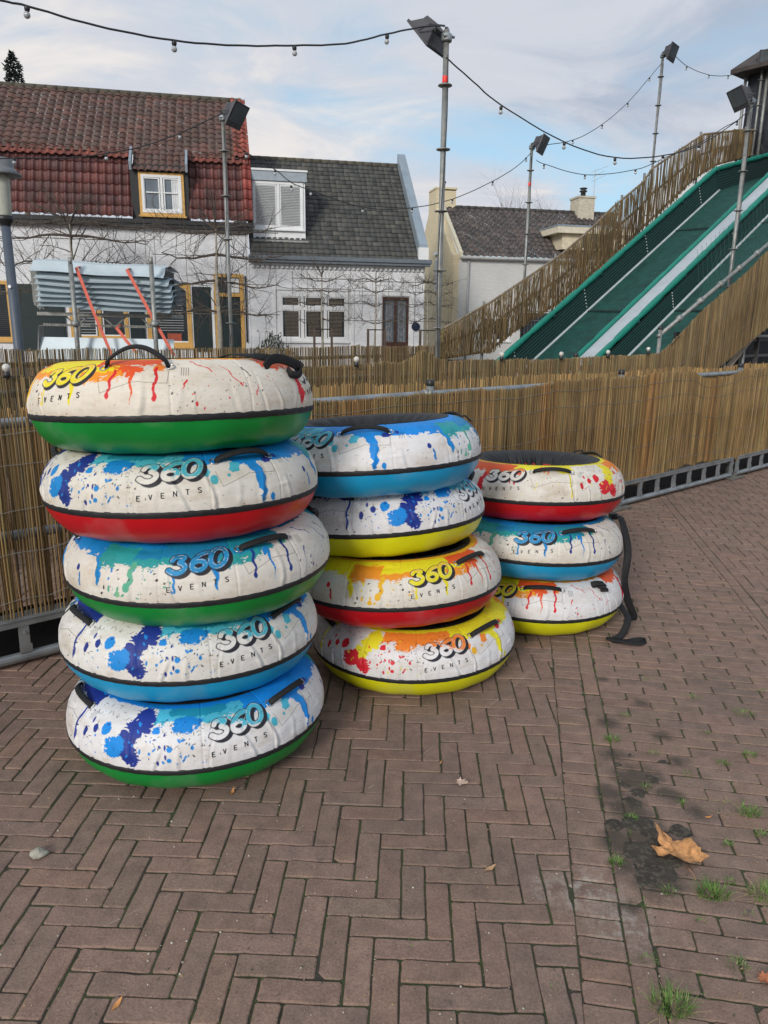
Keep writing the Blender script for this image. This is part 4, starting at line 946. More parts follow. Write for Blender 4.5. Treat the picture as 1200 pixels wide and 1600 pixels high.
# left side wall: dark netting on a leaning face, white rope at its foot, green padding on top
def wall(v, lean, h, nm='side_net'):
    m = MB(); n = 8
    for k in range(len(US)-1):
        u, w = US[k], US[k+1]
        m.quad(F(u, v, fz(u)), F(w, v, fz(w)), F(w, v+lean, fz(w)+h), F(u, v+lean, fz(u)+h))
        m.quad(F(u, v+.01, fz(u)), F(u, v+lean+.01, fz(u)+h), F(w, v+lean+.01, fz(w)+h), F(w, v+.01, fz(w)))
    o = m.build(nm, NET, sl)
    g = MB()
    for j in range(1, n):
        f = j/n; g.tube([F(u, v+lean*f-.008, fz(u)+h*f) for u in US if u < 15.6], .0035, 4)
    g.build('net_cord', mat('green net cord', (.012, .11, .10), .7), o)
    g = MB(); u = 8.6
    while u < 15:
        for q in range(1):
            for j in range(7): f = (j+.5)/7.; g.lathe(F(u+q*.09, v+lean*f-.014, fz(u+q*.09)+h*f), (-fn[0], -fn[1], 0), [(0, -.004), (.012, -.003), (.012, .006), (0, .007)], 6)
        u += 1.75
    g.build('lacing', mat('white lacing', (.5, .55, .55), .6), o)
    r = MB(); r.tube([F(u, v-.03, fz(u)+.025) for u in US if u < 14.6], .021, 8); r.build('edge_rope', mat('white edge rope', (.46, .50, .52), .5), sl, True)
wall(4.02, .10, .38); wall(2.46, .06, .29)
def padding(v, h, r, name='padding', flat=1.0):
    m = MB(); u = 7.2; pts = []; rs = []
    while u < 17.0:
        f = (u/.62) % 1; pts.append(F(u, v, fz(u)+h)); rs.append(r*(1-.22*math.exp(-((f-.5)/.08)**2)+.05*math.sin(u*9))); u += .06
    m.tube(pts, rs, 10); o = m.build(name, LGRN, sl, True)
    t = MB(); u = 8.3
    while u < 14.8: t.lathe(Vector(F(u, v, fz(u)+h-.035)), (fe[0], fe[1], SL), [(r*.92, -.02), (r*1.06, -.015), (r*1.06, .015), (r*.92, .02)], 10); u += .62*2
    t.build('lashing', mat('dark lashing', (.01, .06, .06), .7), o)
padding(4.12, .42, .050); padding(2.91, .34, .040); padding(2.575, .33, .048)
m = MB()
for k in range(len(US)-1):
    u, w = US[k], US[k+1]; R = [(2.885, .30), (2.86, .34), (2.79, .350), (2.70, .350), (2.63, .34), (2.60, .30)]
    for a, b in zip(R[:-1], R[1:]): m.quad(F(u, a[0], fz(u)+a[1]), F(w, a[0], fz(w)+a[1]), F(w, b[0], fz(w)+b[1]), F(u, b[0], fz(u)+b[1]))
m.build('divider', LILAC, sl, True)
m = MB()
for k in range(len(US)-1):
    u, w = US[k], US[k+1]; m.quad(F(u, 2.975, fz(u)), F(u, 2.95, fz(u)+.3), F(w, 2.95, fz(w)+.3), F(w, 2.975, fz(w)))
m.build('divider_side', DGRN, sl)
# outer skirt and scaffold under the left edge
m = MB()
for k in range(len(US)-1):
    u, w = US[k], US[k+1]
    m.quad(F(u, 4.16, fz(u)-.16), F(u, 4.15, fz(u)+.40), F(w, 4.15, fz(w)+.40), F(w, 4.16, fz(w)-.16))
m.build('side_board', mat('grey brown side board', (.16, .13, .13), .7, .2, 6), sl)
m = MB()
for u in (8.4, 9.6, 10.8, 12, 13.2, 14.4, 15.8, 17):
    for v in (1.5, 2.75, 4.25): m.tube([F(u, v, 0), F(u, v, fz(u)-.08)], .0242, 8)
    z = .5
    while z < fz(u)-.15: m.tube([F(u, 1.5, z), F(u, 4.25, z)], .0242, 8); z += 1.0
for v in (1.5, 2.75, 4.25):
    for z in (.5, 1.5, 2.5, 3.5):
        ua = 9.07 + (z+.1-1.12)/SL; m.tube([F(ua, v, z), F(17.2, v, z)], .0242, 8)
m.build('scaffold', GALVD, sl, True)
m = MB(); m.quad(F(8.2, 4.02, fz(8.2)-.02), F(17.4, 4.02, fz(17.4)-.02), F(17.4, 1.5, fz(17.4)-.02), F(8.2, 1.5, fz(8.2)-.02)); m.build('deck_underside', BLKT, sl)
# fine safety mesh along the right side
m = MB()
for k in range(46):
    u = 9.2+k*.11; zb = fz(u)+.02; m.tube([F(u, 1.46, 1.5+(u-8.15)*.467), F(u-.22, 1.46, 1.5+(u-8.15)*.467+.62)], .0018, 3, False); m.tube([F(u, 1.46, 1.5+(u-8.15)*.467), F(u+.36, 1.46, 1.5+(u-8.15)*.467+.62)], .0018, 3, False)
m.build('safety_net', mat('grey green net cord', (.05, .13, .12), .7), sl)
# ---- left reed screen on three sloping rails
sc1 = thing('reed_screen', F(7.4, 4.75, 0), 'sloping see-through reed screen along the far side of the slide', 'reed screen')
def top3(u):
    X = [7.44, 7.64, 8.77, 9.57, 10.51, 11.27, 11.96, 12.95, 13.05, 14.97, 16.9, 17.6]; Z = [1.50, 1.55, 2.01, 2.39, 2.84, 3.29, 3.76, 4.33, 4.52, 5.46, 5.87, 5.95]
    return float(np.interp(u, X, Z))
def bot3(u):
    X = [7.44, 8.75, 9.42, 10.47, 11.27, 12.1, 13.41, 14.77, 15.64, 16.99, 17.6]; Z = [1.05, 1.12, 1.50, 1.92, 2.38, 2.85, 3.63, 4.50, 4.91, 5.26, 5.35]
    return float(np.interp(u, X, Z))
def s3(u): return (4.7, bot3(u) + .07 + n1d(u, 3, 31, .03), top3(u) + n1d(u, 2.5, 32, .03))
reeds('reed_mat', sc1, s3, 7.44, 12.2, .0125, .0048, 7, 2, .11, None, jag=.010, stray=.02, dark=.78, thick=.02)
reeds('reed_mat', sc1, s3, 12.2, 16.3, .034, .0075, 8, 2, .07, None, jag=.010, stray=.02, dark=.66, thick=.02)
reeds('reed_mat', sc1, s3, 16.2, 17.6, .011, .0062, 9, 3, .05, None, dark=.62)
for f, vv in ((.99, 4.74), (.55, 4.74), (.10, 4.74)):
    m = MB(); m.tube([F(u, vv, bot3(u)+(top3(u)-bot3(u))*f) for u in np.linspace(7.5, 17.4, 34)], .022, 8); m.build('rail', mat('weathered brown rail', (.22, .18, .13), .7, .2, 8), sc1, True)
for u in (8.6, 10.4, 12.3, 13.0, 14.97, 16.9):
    m = MB(); m.tube([F(u, 4.78, 0), F(u, 4.78, top3(u)+.05)], .0242, 8); m.build('post', GALVD, sc1, True)
# ---- tower
tw = thing('tower', F(17.2, 5.0, 0), 'dark tarpaulin start tower with an overhanging roof at the top of the slide', 'tower')
TARP = mat('black blue tarpaulin', (.012, .014, .022), .45, .5, 2, .03, 4, spec=.6)
m = MB(); n = 14
for i in range(n):
    for j in range(8):
        def q(a, b): return F(17.2+.03*math.sin(b*2+a*3), 5.0-3.9*a/n+.0, 0+7.15*b/8+.0)
        m.quad(q(i, j), q(i+1, j), q(i+1, j+1), q(i, j+1))
m.build('front_sheet', TARP, tw, True)
m = MB(); m.box(F, (17.25, 1.1, 0), (19.6, 5.0, 7.15)); m.build('body', TARP, tw)
m = MB(); m.hexa([F(16.75, .8, 7.02), F(20, .8, 7.1), F(20, 5.2, 7.1), F(16.75, 5.2, 7.02), F(16.75, .8, 7.10), F(18, .8, 7.75), F(18, 5.2, 7.75), F(16.75, 5.2, 7.10)]); m.build('roof', mat('dark roof boarding', (.05, .04, .035), .8, .3, 5), tw)
m = MB()
for v in (5.02, 4.55): m.tube([F(17.12, v, 4.9), F(17.12, v, 7.05)], .035, 8)
m.build('post', GALVD, tw, True)
# under-stage structure glimpsed at the right edge
un = thing('stage_frame', F(9.9, 1.9, 0), 'black stage understructure with a pale wooden brace beneath the slide at the right edge', 'stage frame')
m = MB()
m.box(F, (9.6, 1.95, .0), (13.5, 2.0, 1.55))
m.build('interior_shade_panel', BLKT, un)  # black panel stands in for the shaded interior under the slide
m = MB()
for z in (1.18, 1.42, 1.66): m.box(F, (10.2, 1.62, z), (13.2, 1.68, z+.04))
for u in (10.35, 10.9, 11.5): m.box(F, (u, 1.60, .9), (u+.05, 1.66, 1.7))
m.build('frame', mat('worn grey frame', (.09, .085, .08), .6, .3, 8), un)
m = MB(); a, b = F(10.0, 1.50, .85), F(11.6, 1.50, 1.85); m.tube([a, b], .055, 4); m.build('brace', mat('weathered pale wood', (.30, .24, .18), .8, .2, 10), un)

# ================================================================== FLOODLIGHT MASTS AND STRING LIGHTS
FLH = mat('floodlight housing', (.060, .058, .066), .45, .2, 10); FLG = mat('floodlight glass', (.10, .12, .13), .12, .3, 3)
TAPE = mat('fluorescent red tape', (.85, .04, .03), .5)
def mast(u, v, top, aim, label, tape=None, r=.0242, ros=(), tilt=0.5, base=0.0, size=1.0, cable=True):
    t = thing('floodlight_mast', F(u, v, base), label, 'floodlight mast', 'scaffold pole floodlight masts')
    m = MB(); m.tube([F(u, v, base), F(u, v, top)], r, 12); m.build('pole', GALVD, t, True)
    z = top - .42
    while z > base + .3:
        m = MB(); m.lathe(F(u, v, z), (0, 0, 1), [(r, -.004), (.060, -.004), (.062, 0), (.060, .005), (r, .005)], 14); m.build('rosette', GALVD, t, True); z -= .5
    if tape: m = MB(); m.lathe(F(u, v, tape), (0, 0, 1), [(r+.001, 0), (r+.0015, .001), (r+.0015, .05), (r+.001, .051)], 12); m.build('tape', TAPE, t, True)
    # clamp at the top
    m = MB(); m.lathe(F(u, v, top-.09), (0, 0, 1), [(r, 0), (.045, 0), (.048, .01), (.048, .05), (.04, .06), (r, .06)], 12); m.tube([F(u-.06, v-.03, top-.06), F(u+.06, v-.03, top-.05)], .012, 6); m.build('clamp', GALV, t, True)
    if cable: m = MB(); m.tube([F(u+.03*math.sin(z*2.3)-.035, v-.04, z) for z in np.linspace(base+.4, top-.2, 16)], .0045, 4); m.build('power_cable', CABLE, t, True)
    # floodlight: aim = world direction vector of the glass
    a = Vector(aim).normalized(); side = a.cross(Vector((0, 0, 1))).normalized(); upv = side.cross(a)
    hv = Vector((a.x, a.y, 0)).normalized(); size *= .94; ctr = Vector(F(u, v, top-.10)) + hv*.20*size + Vector((0, 0, .06))
    Pt = lambda x, y, z_: ctr + side*x*size + a*y*size + upv*z_*size
    m = MB(); W, Hh, D = .17, .14, .12
    m.hexa([Pt(-W, 0, -Hh), Pt(W, 0, -Hh), Pt(W, 0, Hh), Pt(-W, 0, Hh), Pt(-W*.62, -D, -Hh*.35), Pt(W*.62, -D, -Hh*.35), Pt(W*.62, -D, Hh*.5), Pt(-W*.62, -D, Hh*.5)][::-1])
    m.hexa([Pt(-W-.012, -.012, -Hh-.012), Pt(W+.012, -.012, -Hh-.012), Pt(W+.012, -.012, Hh+.012), Pt(-W-.012, -.012, Hh+.012), Pt(-W-.012, .012, -Hh-.012), Pt(W+.012, .012, -Hh-.012), Pt(W+.012, .012, Hh+.012), Pt(-W-.012, .012, Hh+.012)])
    for k in range(7):
        x = -W*.6 + k*W*.2; m.hexa([Pt(x-.004, -D*.9, -Hh*.62), Pt(x+.004, -D*.9, -Hh*.62), Pt(x+.004, -D*.9, Hh*.62), Pt(x-.004, -D*.9, Hh*.62), Pt(x-.004, -D-.022, -Hh*.5), Pt(x+.004, -D-.022, -Hh*.5), Pt(x+.004, -D-.022, Hh*.5), Pt(x-.004, -D-.022, Hh*.5)])
    fl = m.build('floodlight', FLH, t)
    m = MB(); m.hexa([Pt(-W+.02, .0125, -Hh+.05), Pt(W-.02, .0125, -Hh+.05), Pt(W-.02, .0125, Hh-.015), Pt(-W+.02, .0125, Hh-.015), Pt(-W+.02, .016, -Hh+.05), Pt(W-.02, .016, -Hh+.05), Pt(W-.02, .016, Hh-.015), Pt(-W+.02, .016, Hh-.015)]); m.build('glass', FLG, fl)
    m = MB(); pv_ = Vector(F(u, v, top-.05))
    for s in (-1, 1): m.tube([Pt(s*(W+.02), -.02, 0), Pt(s*(W+.02), -.12, -.05), Pt(s*W*.2, -.19, -.08)], .009*size, 5)
    m.tube([Pt(0, -.19, -.08), pv_], .014*size, 6); m.build('bracket', FLH, fl)
    return t
mast(4.20, 1.37, 4.00, (-.62, .35, -.62), 'tall thick scaffold mast with red tape and floodlight behind the middle stack', 3.60)
mast(4.10, 5.0, 4.02, (.80, -.25, -.52), 'floodlight mast in front of the red tiled house, above the tall tube stack')
mast(9.86, 5.0, 4.56, (.80, -.42, -.40), 'thin floodlight mast rising in front of the cream house, behind the reed screen', 3.9)
mast(13.62, 5.0, 6.72, (.72, -.62, -.30), 'highest floodlight mast, standing clear against the sky above the reed screen')
mast(10.03, 1.48, 4.60, (-.78, -.10, -.50), 'near right floodlight mast rising from the sloping slide rail', None, .0265)
mast(17.0, 4.62, 7.25, (-.1, -.9, -.25), 'floodlight mast in front of the dark tower at the top of the slide', None, base=4.8)
def string(label, pts, nb, name='string_light', r=.0065, s=1.0, bulbs=None):
    """pts: world points; smooth cable with hanging bulbs"""
    P = [Vector(p) for p in pts]; t = thing(name, P[0], label, 'string light', 'strings of clear bulbs')
    Q = []
    def cr(a, b, c, d, f): return .5*((2*b)+(-a+c)*f+(2*a-5*b+4*c-d)*f*f+(-a+3*b-3*c+d)*f**3)
    for k in range(len(P)-1):
        for q in range(6): Q.append(cr(P[max(k-1, 0)], P[k], P[k+1], P[min(k+2, len(P)-1)], q/6))
    Q.append(P[-1]); m = MB(); m.tube([p + Vector((0, 0, .0015*math.sin(i*1.9))) for i, p in enumerate(Q)], r, 6); m.build('cable', CABLE, t, True)
    for b in bulbs: bulb(t, Vector(b) - Vector((0, 0, .012)), (rnd.uniform(-.15, .15), rnd.uniform(-.1, .1), -1), s*.86, CLEARB)
    return t
CLEARB = mat('clear bulb glass', (.40, .42, .43), .08, .2, 30, coat=1)
def pv(px, py, v): u, z = onv(px, py, v); return F(u, v, z)
def pvs(L, v): return [pv(x, y, v) for x, y in L]
def plerp(L, va, vb):
    x0, x1 = L[0][0], L[-1][0]; return [pv(x, y, va+(vb-va)*(x-x0)/(x1-x0)) for x, y in L]
string('nearest string of bulbs, swooping from the top left corner to the tall middle mast', pvs([(-60, -22), (0, 0), (45, 10), (150, 40), (270, 63), (370, 71), (460, 71), (540, 68), (605, 53), (660, 42), (690, 40)], 1.35), 0, bulbs=pvs([(42, 8), (272, 63), (460, 71), (605, 54)], 1.35))
string('string of bulbs from the middle mast down across the sky to the near right mast', pvs([(697, 90), (740, 128), (783, 164), (880, 221), (960, 246), (1036, 243), (1092, 227), (1150, 190), (1182, 160)], 1.35), 0, bulbs=pvs([(783, 166), (882, 222), (961, 247), (1036, 243), (1092, 227)], 1.35))
string('thin string of bulbs running from the highest mast down to the thin mast', pvs([(1037, 95), (1015, 121), (980, 161), (940, 195), (895, 219), (838, 228)], 5.0), 0, r=.006, bulbs=pvs([(1015, 121), (981, 161), (941, 195), (895, 219)], 5.0))
string('string of bulbs hanging between the left mast and the thin mast, across the grey roof', pvs([(356, 213), (385, 238), (430, 265), (455, 285), (485, 297), (568, 324), (640, 325), (707, 311), (770, 283), (810, 258), (836, 232)], 5.0), 0, r=.006, bulbs=pvs([(385, 238), (430, 265), (455, 290), (485, 297), (567, 324), (644, 325), (707, 311), (770, 283), (822, 246)], 5.0))
string('string of bulbs over the red tiled roof, leading left from the left mast', pvs([(-30, 250), (22, 247), (100, 247), (165, 240), (225, 228), (280, 208), (330, 185), (354, 174)], 5.0), 0, r=.006, bulbs=pvs([(22, 246), (165, 240), (281, 207)], 5.0))
string('lower string of bulbs from the thin mast to the near right mast', plerp([(838, 250), (850, 256), (914, 273), (993, 265), (1040, 246), (1090, 225), (1130, 200), (1152, 188), (1178, 165)], 4.9, 1.6), 0, r=.006, bulbs=plerp([(838, 250), (850, 257), (914, 273), (993, 265), (1152, 188), (1178, 165)], 4.9, 1.6)[1:-1])
string('short string of bulbs from the highest mast to the tower roof', pvs([(1046, 78), (1073, 103), (1108, 117), (1138, 118), (1157, 112)], 5.0), 0, r=.006, bulbs=pvs([(1073, 104), (1108, 117), (1138, 118)], 5.0))
t = thing('string_light', F(-.6, 1.28, 1.3), 'string of round white bulbs clipped along the top of the second reed fence', 'string light', 'strings of clear bulbs')
m = MB(); m.tube([F(u, 1.36, 1.245 + .02*math.sin(u*3.1)) for u in np.linspace(-.6, 10.8, 60) if u < 8.4], .005, 5); m.build('cable', CABLE, t, True)
for px, py in ((10, 578), (557, 564), (784, 556), (877, 555), (950, 552), (1013, 547)):
    u, z = onv(px, py, 1.31); bulb(t, F(u, 1.31, z-.035), (0, 0, 1), 1.1)
m = MB(); m.tube([F(u, 1.28, 1.285 + .02*math.sin(u*2.1)) for u in np.linspace(-.6, 10.8, 60)][:0] or [F(8.3, 1.31, 1.40), F(8.5, 1.31, 1.52)], .004, 4); m.build('cable', CABLE, t, True)

# ================================================================== HOUSES
def tiled(name, parent, s0, s1, A, B, tw_, th_, mats, cols, seed, amp=.028, step=.03, skew=0, prof='pan', nper=8, moss=None, clipfn=None):
    """A=(d,z) lower edge, B=(d,z) upper edge in the house frame"""
    r = np.random.default_rng(seed); Ld = math.hypot(B[0]-A[0], B[1]-A[1]); dd, dz = (B[0]-A[0])/Ld, (B[1]-A[1])/Ld; nd, nz = -dz, dd
    nc = int(math.ceil((s1-s0)/tw_)); nr = int(math.ceil(Ld/th_)); V = []; Fq = []; C = []
    fx = np.linspace(0, 1, nper+1)
    if prof == 'pan': hx = amp*(np.sin(2*math.pi*(fx-.1))*.8 + .35*np.sin(4*math.pi*fx))
    elif prof == 'bold': hx = amp*(np.clip(np.sin(math.pi*np.clip((fx-.0)/.62, 0, 1)), 0, 1)*1.5 - .3)
    else: hx = amp*(np.abs(np.sin(math.pi*fx))**.5 - .6)
    for j in range(nr):
        for i in range(nc):
            cx_, = (s0 + (i+.5)*tw_,)
            if clipfn and not clipfn(cx_, (j+.5)*th_): continue
            c = np.array(cols[r.integers(len(cols))]) * r.uniform(.78, 1.22); base = len(V); jz = r.normal(0, .003); js = r.normal(0, .003)
            b0, b1 = j*th_, min((j+1.12)*th_, Ld+.02)
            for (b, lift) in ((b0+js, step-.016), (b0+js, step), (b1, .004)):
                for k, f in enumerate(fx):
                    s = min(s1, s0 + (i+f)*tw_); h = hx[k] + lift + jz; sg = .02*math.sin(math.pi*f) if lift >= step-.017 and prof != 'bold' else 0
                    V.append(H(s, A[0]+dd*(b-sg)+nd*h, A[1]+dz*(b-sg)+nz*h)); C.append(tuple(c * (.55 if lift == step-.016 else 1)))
            for q in range(2):
                for k in range(nper): a = base+q*(nper+1)+k; Fq.append((a, a+1, a+nper+2, a+nper+1))
    return mesh_obj(name, np.array(V), np.array(Fq), mats, parent, True, vc=np.array(C))
def hwin(par, s0, s1, z0, z1, d, frame, glass, fw_=.07, div=1, name='window', trans=None, depth=.09, sill=True, inner=None):
    """window with outer frame standing 2 cm proud, inner sashes and set-back panes"""
    m = MB(); dp = d-.02
    m.box(H, (s0, dp, z0), (s0+fw_, d+depth, z1)); m.box(H, (s1-fw_, dp, z0), (s1, d+depth, z1)); m.box(H, (s0+fw_, dp, z1-fw_), (s1-fw_, d+depth, z1)); m.box(H, (s0+fw_, dp, z0), (s1-fw_, d+depth, z0+fw_))
    for k in range(1, div): s = s0+(s1-s0)*k/div; m.box(H, (s-fw_*.5, dp+.004, z0+fw_), (s+fw_*.5, d+depth, z1-fw_))
    if trans: m.box(H, (s0+fw_, dp-.004, trans-fw_*.5), (s1-fw_, d+depth-.002, trans+fw_*.5))
    w = m.build(name, frame, par)
    g = MB(); g.box(H, (s0+fw_*.5, d+.045, z0+fw_*.5), (s1-fw_*.5, d+.055, z1-fw_*.5)); g.build('pane', glass, w)
    if inner:
        x = MB()
        for k in range(div):
            a, b = s0+(s1-s0)*k/div+fw_*.75, s0+(s1-s0)*(k+1)/div-fw_*.75; f = .045
            zz = [(z0+fw_, (trans-fw_*.5) if trans else z1-fw_)] + ([(trans+fw_*.5, z1-fw_)] if trans else [])
            for (za, zb) in zz:
                x.box(H, (a, dp+.02, za), (a+f, d+.05, zb)); x.box(H, (b-f, dp+.02, za), (b, d+.05, zb)); x.box(H, (a+f, dp+.02, za), (b-f, d+.05, za+f)); x.box(H, (a+f, dp+.02, zb-f), (b-f, d+.05, zb))
        x.build('sash', inner, w)
    if sill: s_ = MB(); s_.box(H, (s0-.05, d-.09, z0-.06), (s1+.05, d+.0, z0-.004)); s_.build('sill', frame, w)
    return w
def blind(w, s0, s1, z0, z1, d, m_, pitch=.05):
    m = MB(); z = z0
    while z < z1: m.hexa([H(s0, d, z), H(s1, d, z), H(s1, d+.02, z+.018), H(s0, d+.02, z+.018), H(s0, d, z+.004), H(s1, d, z+.004), H(s1, d+.02, z+.022), H(s0, d+.02, z+.022)]); z += pitch
    m.build('blind', m_, w)
def wallholes(name, par, m_, s0, s1, z0, z1, d, holes, th=.22):
    """wall slab with rectangular openings, built as butted blocks"""
    ss = sorted(set([s0, s1] + [x for h in holes for x in h[:2]])); m = MB()
    for a, b in zip(ss[:-1], ss[1:]):
        z = z0
        for h in sorted([h for h in holes if h[0] <= a+1e-6 and h[1] >= b-1e-6], key=lambda h: h[2]):
            if h[2] > z: m.box(H, (a, d, z), (b, d+th, h[2]))
            z = h[3]
        if z < z1: m.box(H, (a, d, z), (b, d+th, z1))
    return m.build(name, m_, par)
TILE = mat('clay roof tiles', (1, 1, 1), .75, .16, 9, .003, 60, attr=True, second=(.06, .055, .045), s2=1.2, thr=(.55, 1.0))
TILER = mat('plum glazed clay tiles', (1, 1, 1), .55, .16, 9, .003, 60, attr=True, second=(.16, .13, .11), s2=26, thr=(.66, .72))
# ---------- house A: red tiled
hA = thing('tiled_house', H(-12, 0, 0), 'long white brick house with red and brown tiled roof and ochre window frames', 'house')
sL, sR = -21., -5.80
holesA = [(-14.9, -14.1, .9, 2.95), (-12.2, -10.2, .95, 3.0), (-9.55, -7.95, .72, 2.95), (-7.10, -6.02, 0, 3.36)]
wallholes('front_wall', hA, WHITEB, sL, sR, 0, 5.0, 0, holesA)
m = MB(); m.box(H, (sL, .5, 0), (sR-.3, 7.8, 5.0)); m.build('rear_body', mat('dark interior', (.012, .012, .012), .9), hA)
m = MB(); m.prism([H(sR-.02, .22, 0), H(sR-.02, .22, 5.1), H(sR-.02, 1.0, 7.45), H(sR-.02, 4.0, 10.1), H(sR-.02, 7.6, 5.1), H(sR-.02, 7.6, 0)], Vector(H(-.25, 0, 0)) - Vector(H(0, 0, 0))); m.build('gable_wall', WHITEB, hA)
# lower steep slope: big plum tiles; upper slope: brown weathered tiles
dorm = (-9.78, -7.86)
PLUM = [(.115, .038, .034), (.130, .040, .035), (.102, .037, .034), (.142, .043, .036), (.092, .034, .033)]
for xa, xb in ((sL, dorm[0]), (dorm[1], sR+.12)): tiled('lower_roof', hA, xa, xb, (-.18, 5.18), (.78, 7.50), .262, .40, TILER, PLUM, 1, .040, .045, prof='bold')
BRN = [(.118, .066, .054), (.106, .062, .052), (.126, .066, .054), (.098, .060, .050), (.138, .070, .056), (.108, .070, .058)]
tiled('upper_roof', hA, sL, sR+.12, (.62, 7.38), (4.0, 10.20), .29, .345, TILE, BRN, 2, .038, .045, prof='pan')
m = MB()
for s in np.arange(sL, sR, .38): m.tube([H(s, 4.0, 10.17), H(s+.40, 4.0, 10.19)], [.14, .12], 8)
m.build('ridge_tiles', mat('mossy ridge tile', (.085, .075, .055), .85, .3, 4), hA, True)
# red verge tiles at the right end
tiled('verge_tiles', hA, sR-.40, sR+.17, (.56, 7.45), (3.96, 10.26), .285, .335, TILE, [(.26, .065, .045), (.30, .075, .05), (.20, .06, .045)], 5, .04, .05, prof='bold')
tiled('verge_tiles', hA, sR-.12, sR+.19, (-.25, 5.22), (.72, 7.54), .30, .40, TILER, [(.25, .05, .04), (.30, .06, .045)], 6, .04, .05, prof='bold')
for xa, xb in ((sL, dorm[0]), (dorm[1], sR+.1)): tiled('weather_course', hA, xa, xb, (.50, 7.20), (.78, 7.52), .262, .38, TILE, [(.20, .060, .045), (.23, .065, .047), (.16, .055, .044)], 8, .04, .05, prof='bold')
m = MB(); m.box(H, (sL, -.115, 4.976), (sR+.10, .30, 5.13)); m.build('fascia', GUTTER, hA)
m = MB(); m.box(H, (sL, -.32, 4.98), (sR+.22, -.12, 5.12)); m.box(H, (sL, -.28, 4.86), (sR+.16, .0, 4.975)); m.build('gutter', GUTTER, hA)
# dormer window flush in the steep slope, with its own tiled cap
dm = MB(); dm.box(H, (dorm[0]-.03, -.02, 5.02), (dorm[1]+.03, .9, 6.95)); d_ = dm.build('dormer', GUTTER, hA)
hwin(d_, -9.53, -7.99, 5.28, 6.70, -.06, OCHRE, GLASSL, .11, 1, inner=None, depth=.03)
hwin(d_, -9.44, -8.08, 5.37, 6.62, -.075, WHITEP, GLASSL, .085, 2, inner=WHITEP, depth=.035, sill=False)
x = MB()
for a_, b_ in ((-9.29, -8.81), (-8.71, -8.23)): x.box(H, (a_, -.093, 6.02), (b_, -.06, 6.06))
x.build('glazing_bar', WHITEP, d_)
c_ = MB(); n = 8
for k in range(n): a = -8.42+.30*k/n; c_.quad(H(a, -.045, 5.5), H(a+.30/n*.9, -.045+.012*(k % 2), 5.5), H(a+.30/n*.9, -.045+.012*(k % 2), 6.5), H(a, -.045, 6.5))
c_.build('curtain', WHITEP, d_)
tiled('dormer_tiles', hA, dorm[0]+.08, dorm[1]-.05, (-.20, 6.72), (.74, 7.55), .235, .335, TILE, BRN, 3, .038, .045)
m = MB()
for s in (dorm[0]-.02, dorm[1]-.05):
    m = MB(); m.hexa([H(s, -.24, 6.72), H(s+.08, -.24, 6.72), H(s+.08, .5, 7.40), H(s, .5, 7.40), H(s, -.30, 6.98), H(s+.08, -.30, 6.98), H(s+.08, .45, 7.60), H(s, .45, 7.60)]); m.build('lead_cheek', ZINC, hA)
# ground-floor openings
w = hwin(hA, -14.9, -14.1, .9, 2.95, 0.0, OCHRE, GLASS, .13, 1); blind(w, -14.75, -14.25, 1.1, 2.8, .02, BLACKP, .07)
w = hwin(hA, -12.2, -10.2, .95, 3.0, 0.0, OCHRE, GLASS, .14, 2, inner=WHITEP)
blind(w, -12.0, -11.3, 1.1, 2.8, .02, BLINDW, .10)
w = hwin(hA, -9.55, -7.95, .72, 2.95, 0.0, OCHRE, GLASS, .16, 1, inner=WHITEP, trans=None); blind(w, -9.3, -8.25, 1.3, 2.75, .02, BLINDW, .09)
p = MB(); p.box(H, (-8.85, .03, .92), (-8.35, .044, 1.2)); p.build('flower_box', mat('red orange box', (.40, .08, .04), .7), w)
for a, b, z1 in ((-14.0, -12.35, 2.85), (-10.15, -9.62, 2.9), (-7.90, -7.22, 2.88)):
    x = MB(); x.box(H, (a, -.05, .55), (b, -.003, z1)); x.box(H, (a+.07, -.062, .75), (b-.07, -.051, 1.6)); x.box(H, (a+.07, -.062, 1.72), (b-.07, -.051, z1-.15)); x.build('shutter', DARKG, hA)
m = MB()
for a, b in ((-7.10, -6.96), (-6.16, -6.02)): m.box(H, (a, -.03, 0), (b, .12, 3.36))
m.box(H, (-6.96, -.03, 3.24), (-6.16, .12, 3.36)); m.box(H, (-6.96, -.025, 2.55), (-6.16, .12, 2.68)); dr = m.build('door_frame', OCHRE, hA)
m = MB(); m.box(H, (-6.95, .03, 0), (-6.17, .08, 2.54)); m.box(H, (-6.85, .015, .2), (-6.6, .029, 1.1)); m.box(H, (-6.52, .015, .2), (-6.27, .029, 1.1)); d2 = m.build('door', DARKG, hA)
m = MB(); m.tube([H(-6.87, -.0, 1.1), H(-6.87, .0, 1.35)], .018, 6); m.build('handle', STEELR, d2)
m = MB(); m.box(H, (-6.95, .05, 2.69), (-6.17, .06, 3.23)); m.build('fanlight', GLASS, hA); m = MB(); m.box(H, (-6.50, .0, 2.70), (-6.18, .03, 3.20)); m.build('fanlight_sash', WHITEP, hA)
m = MB(); m.box(H, (-7.22, -.04, 0), (-7.12, .0, 2.75)); m.build('door_jamb', WHITEP, hA)
m = MB(); m.tube([H(-5.95, -.06, 0.9), H(-5.95, -.06, 3.3)], .03, 8); m.build('downpipe', GUTTER, hA, True)
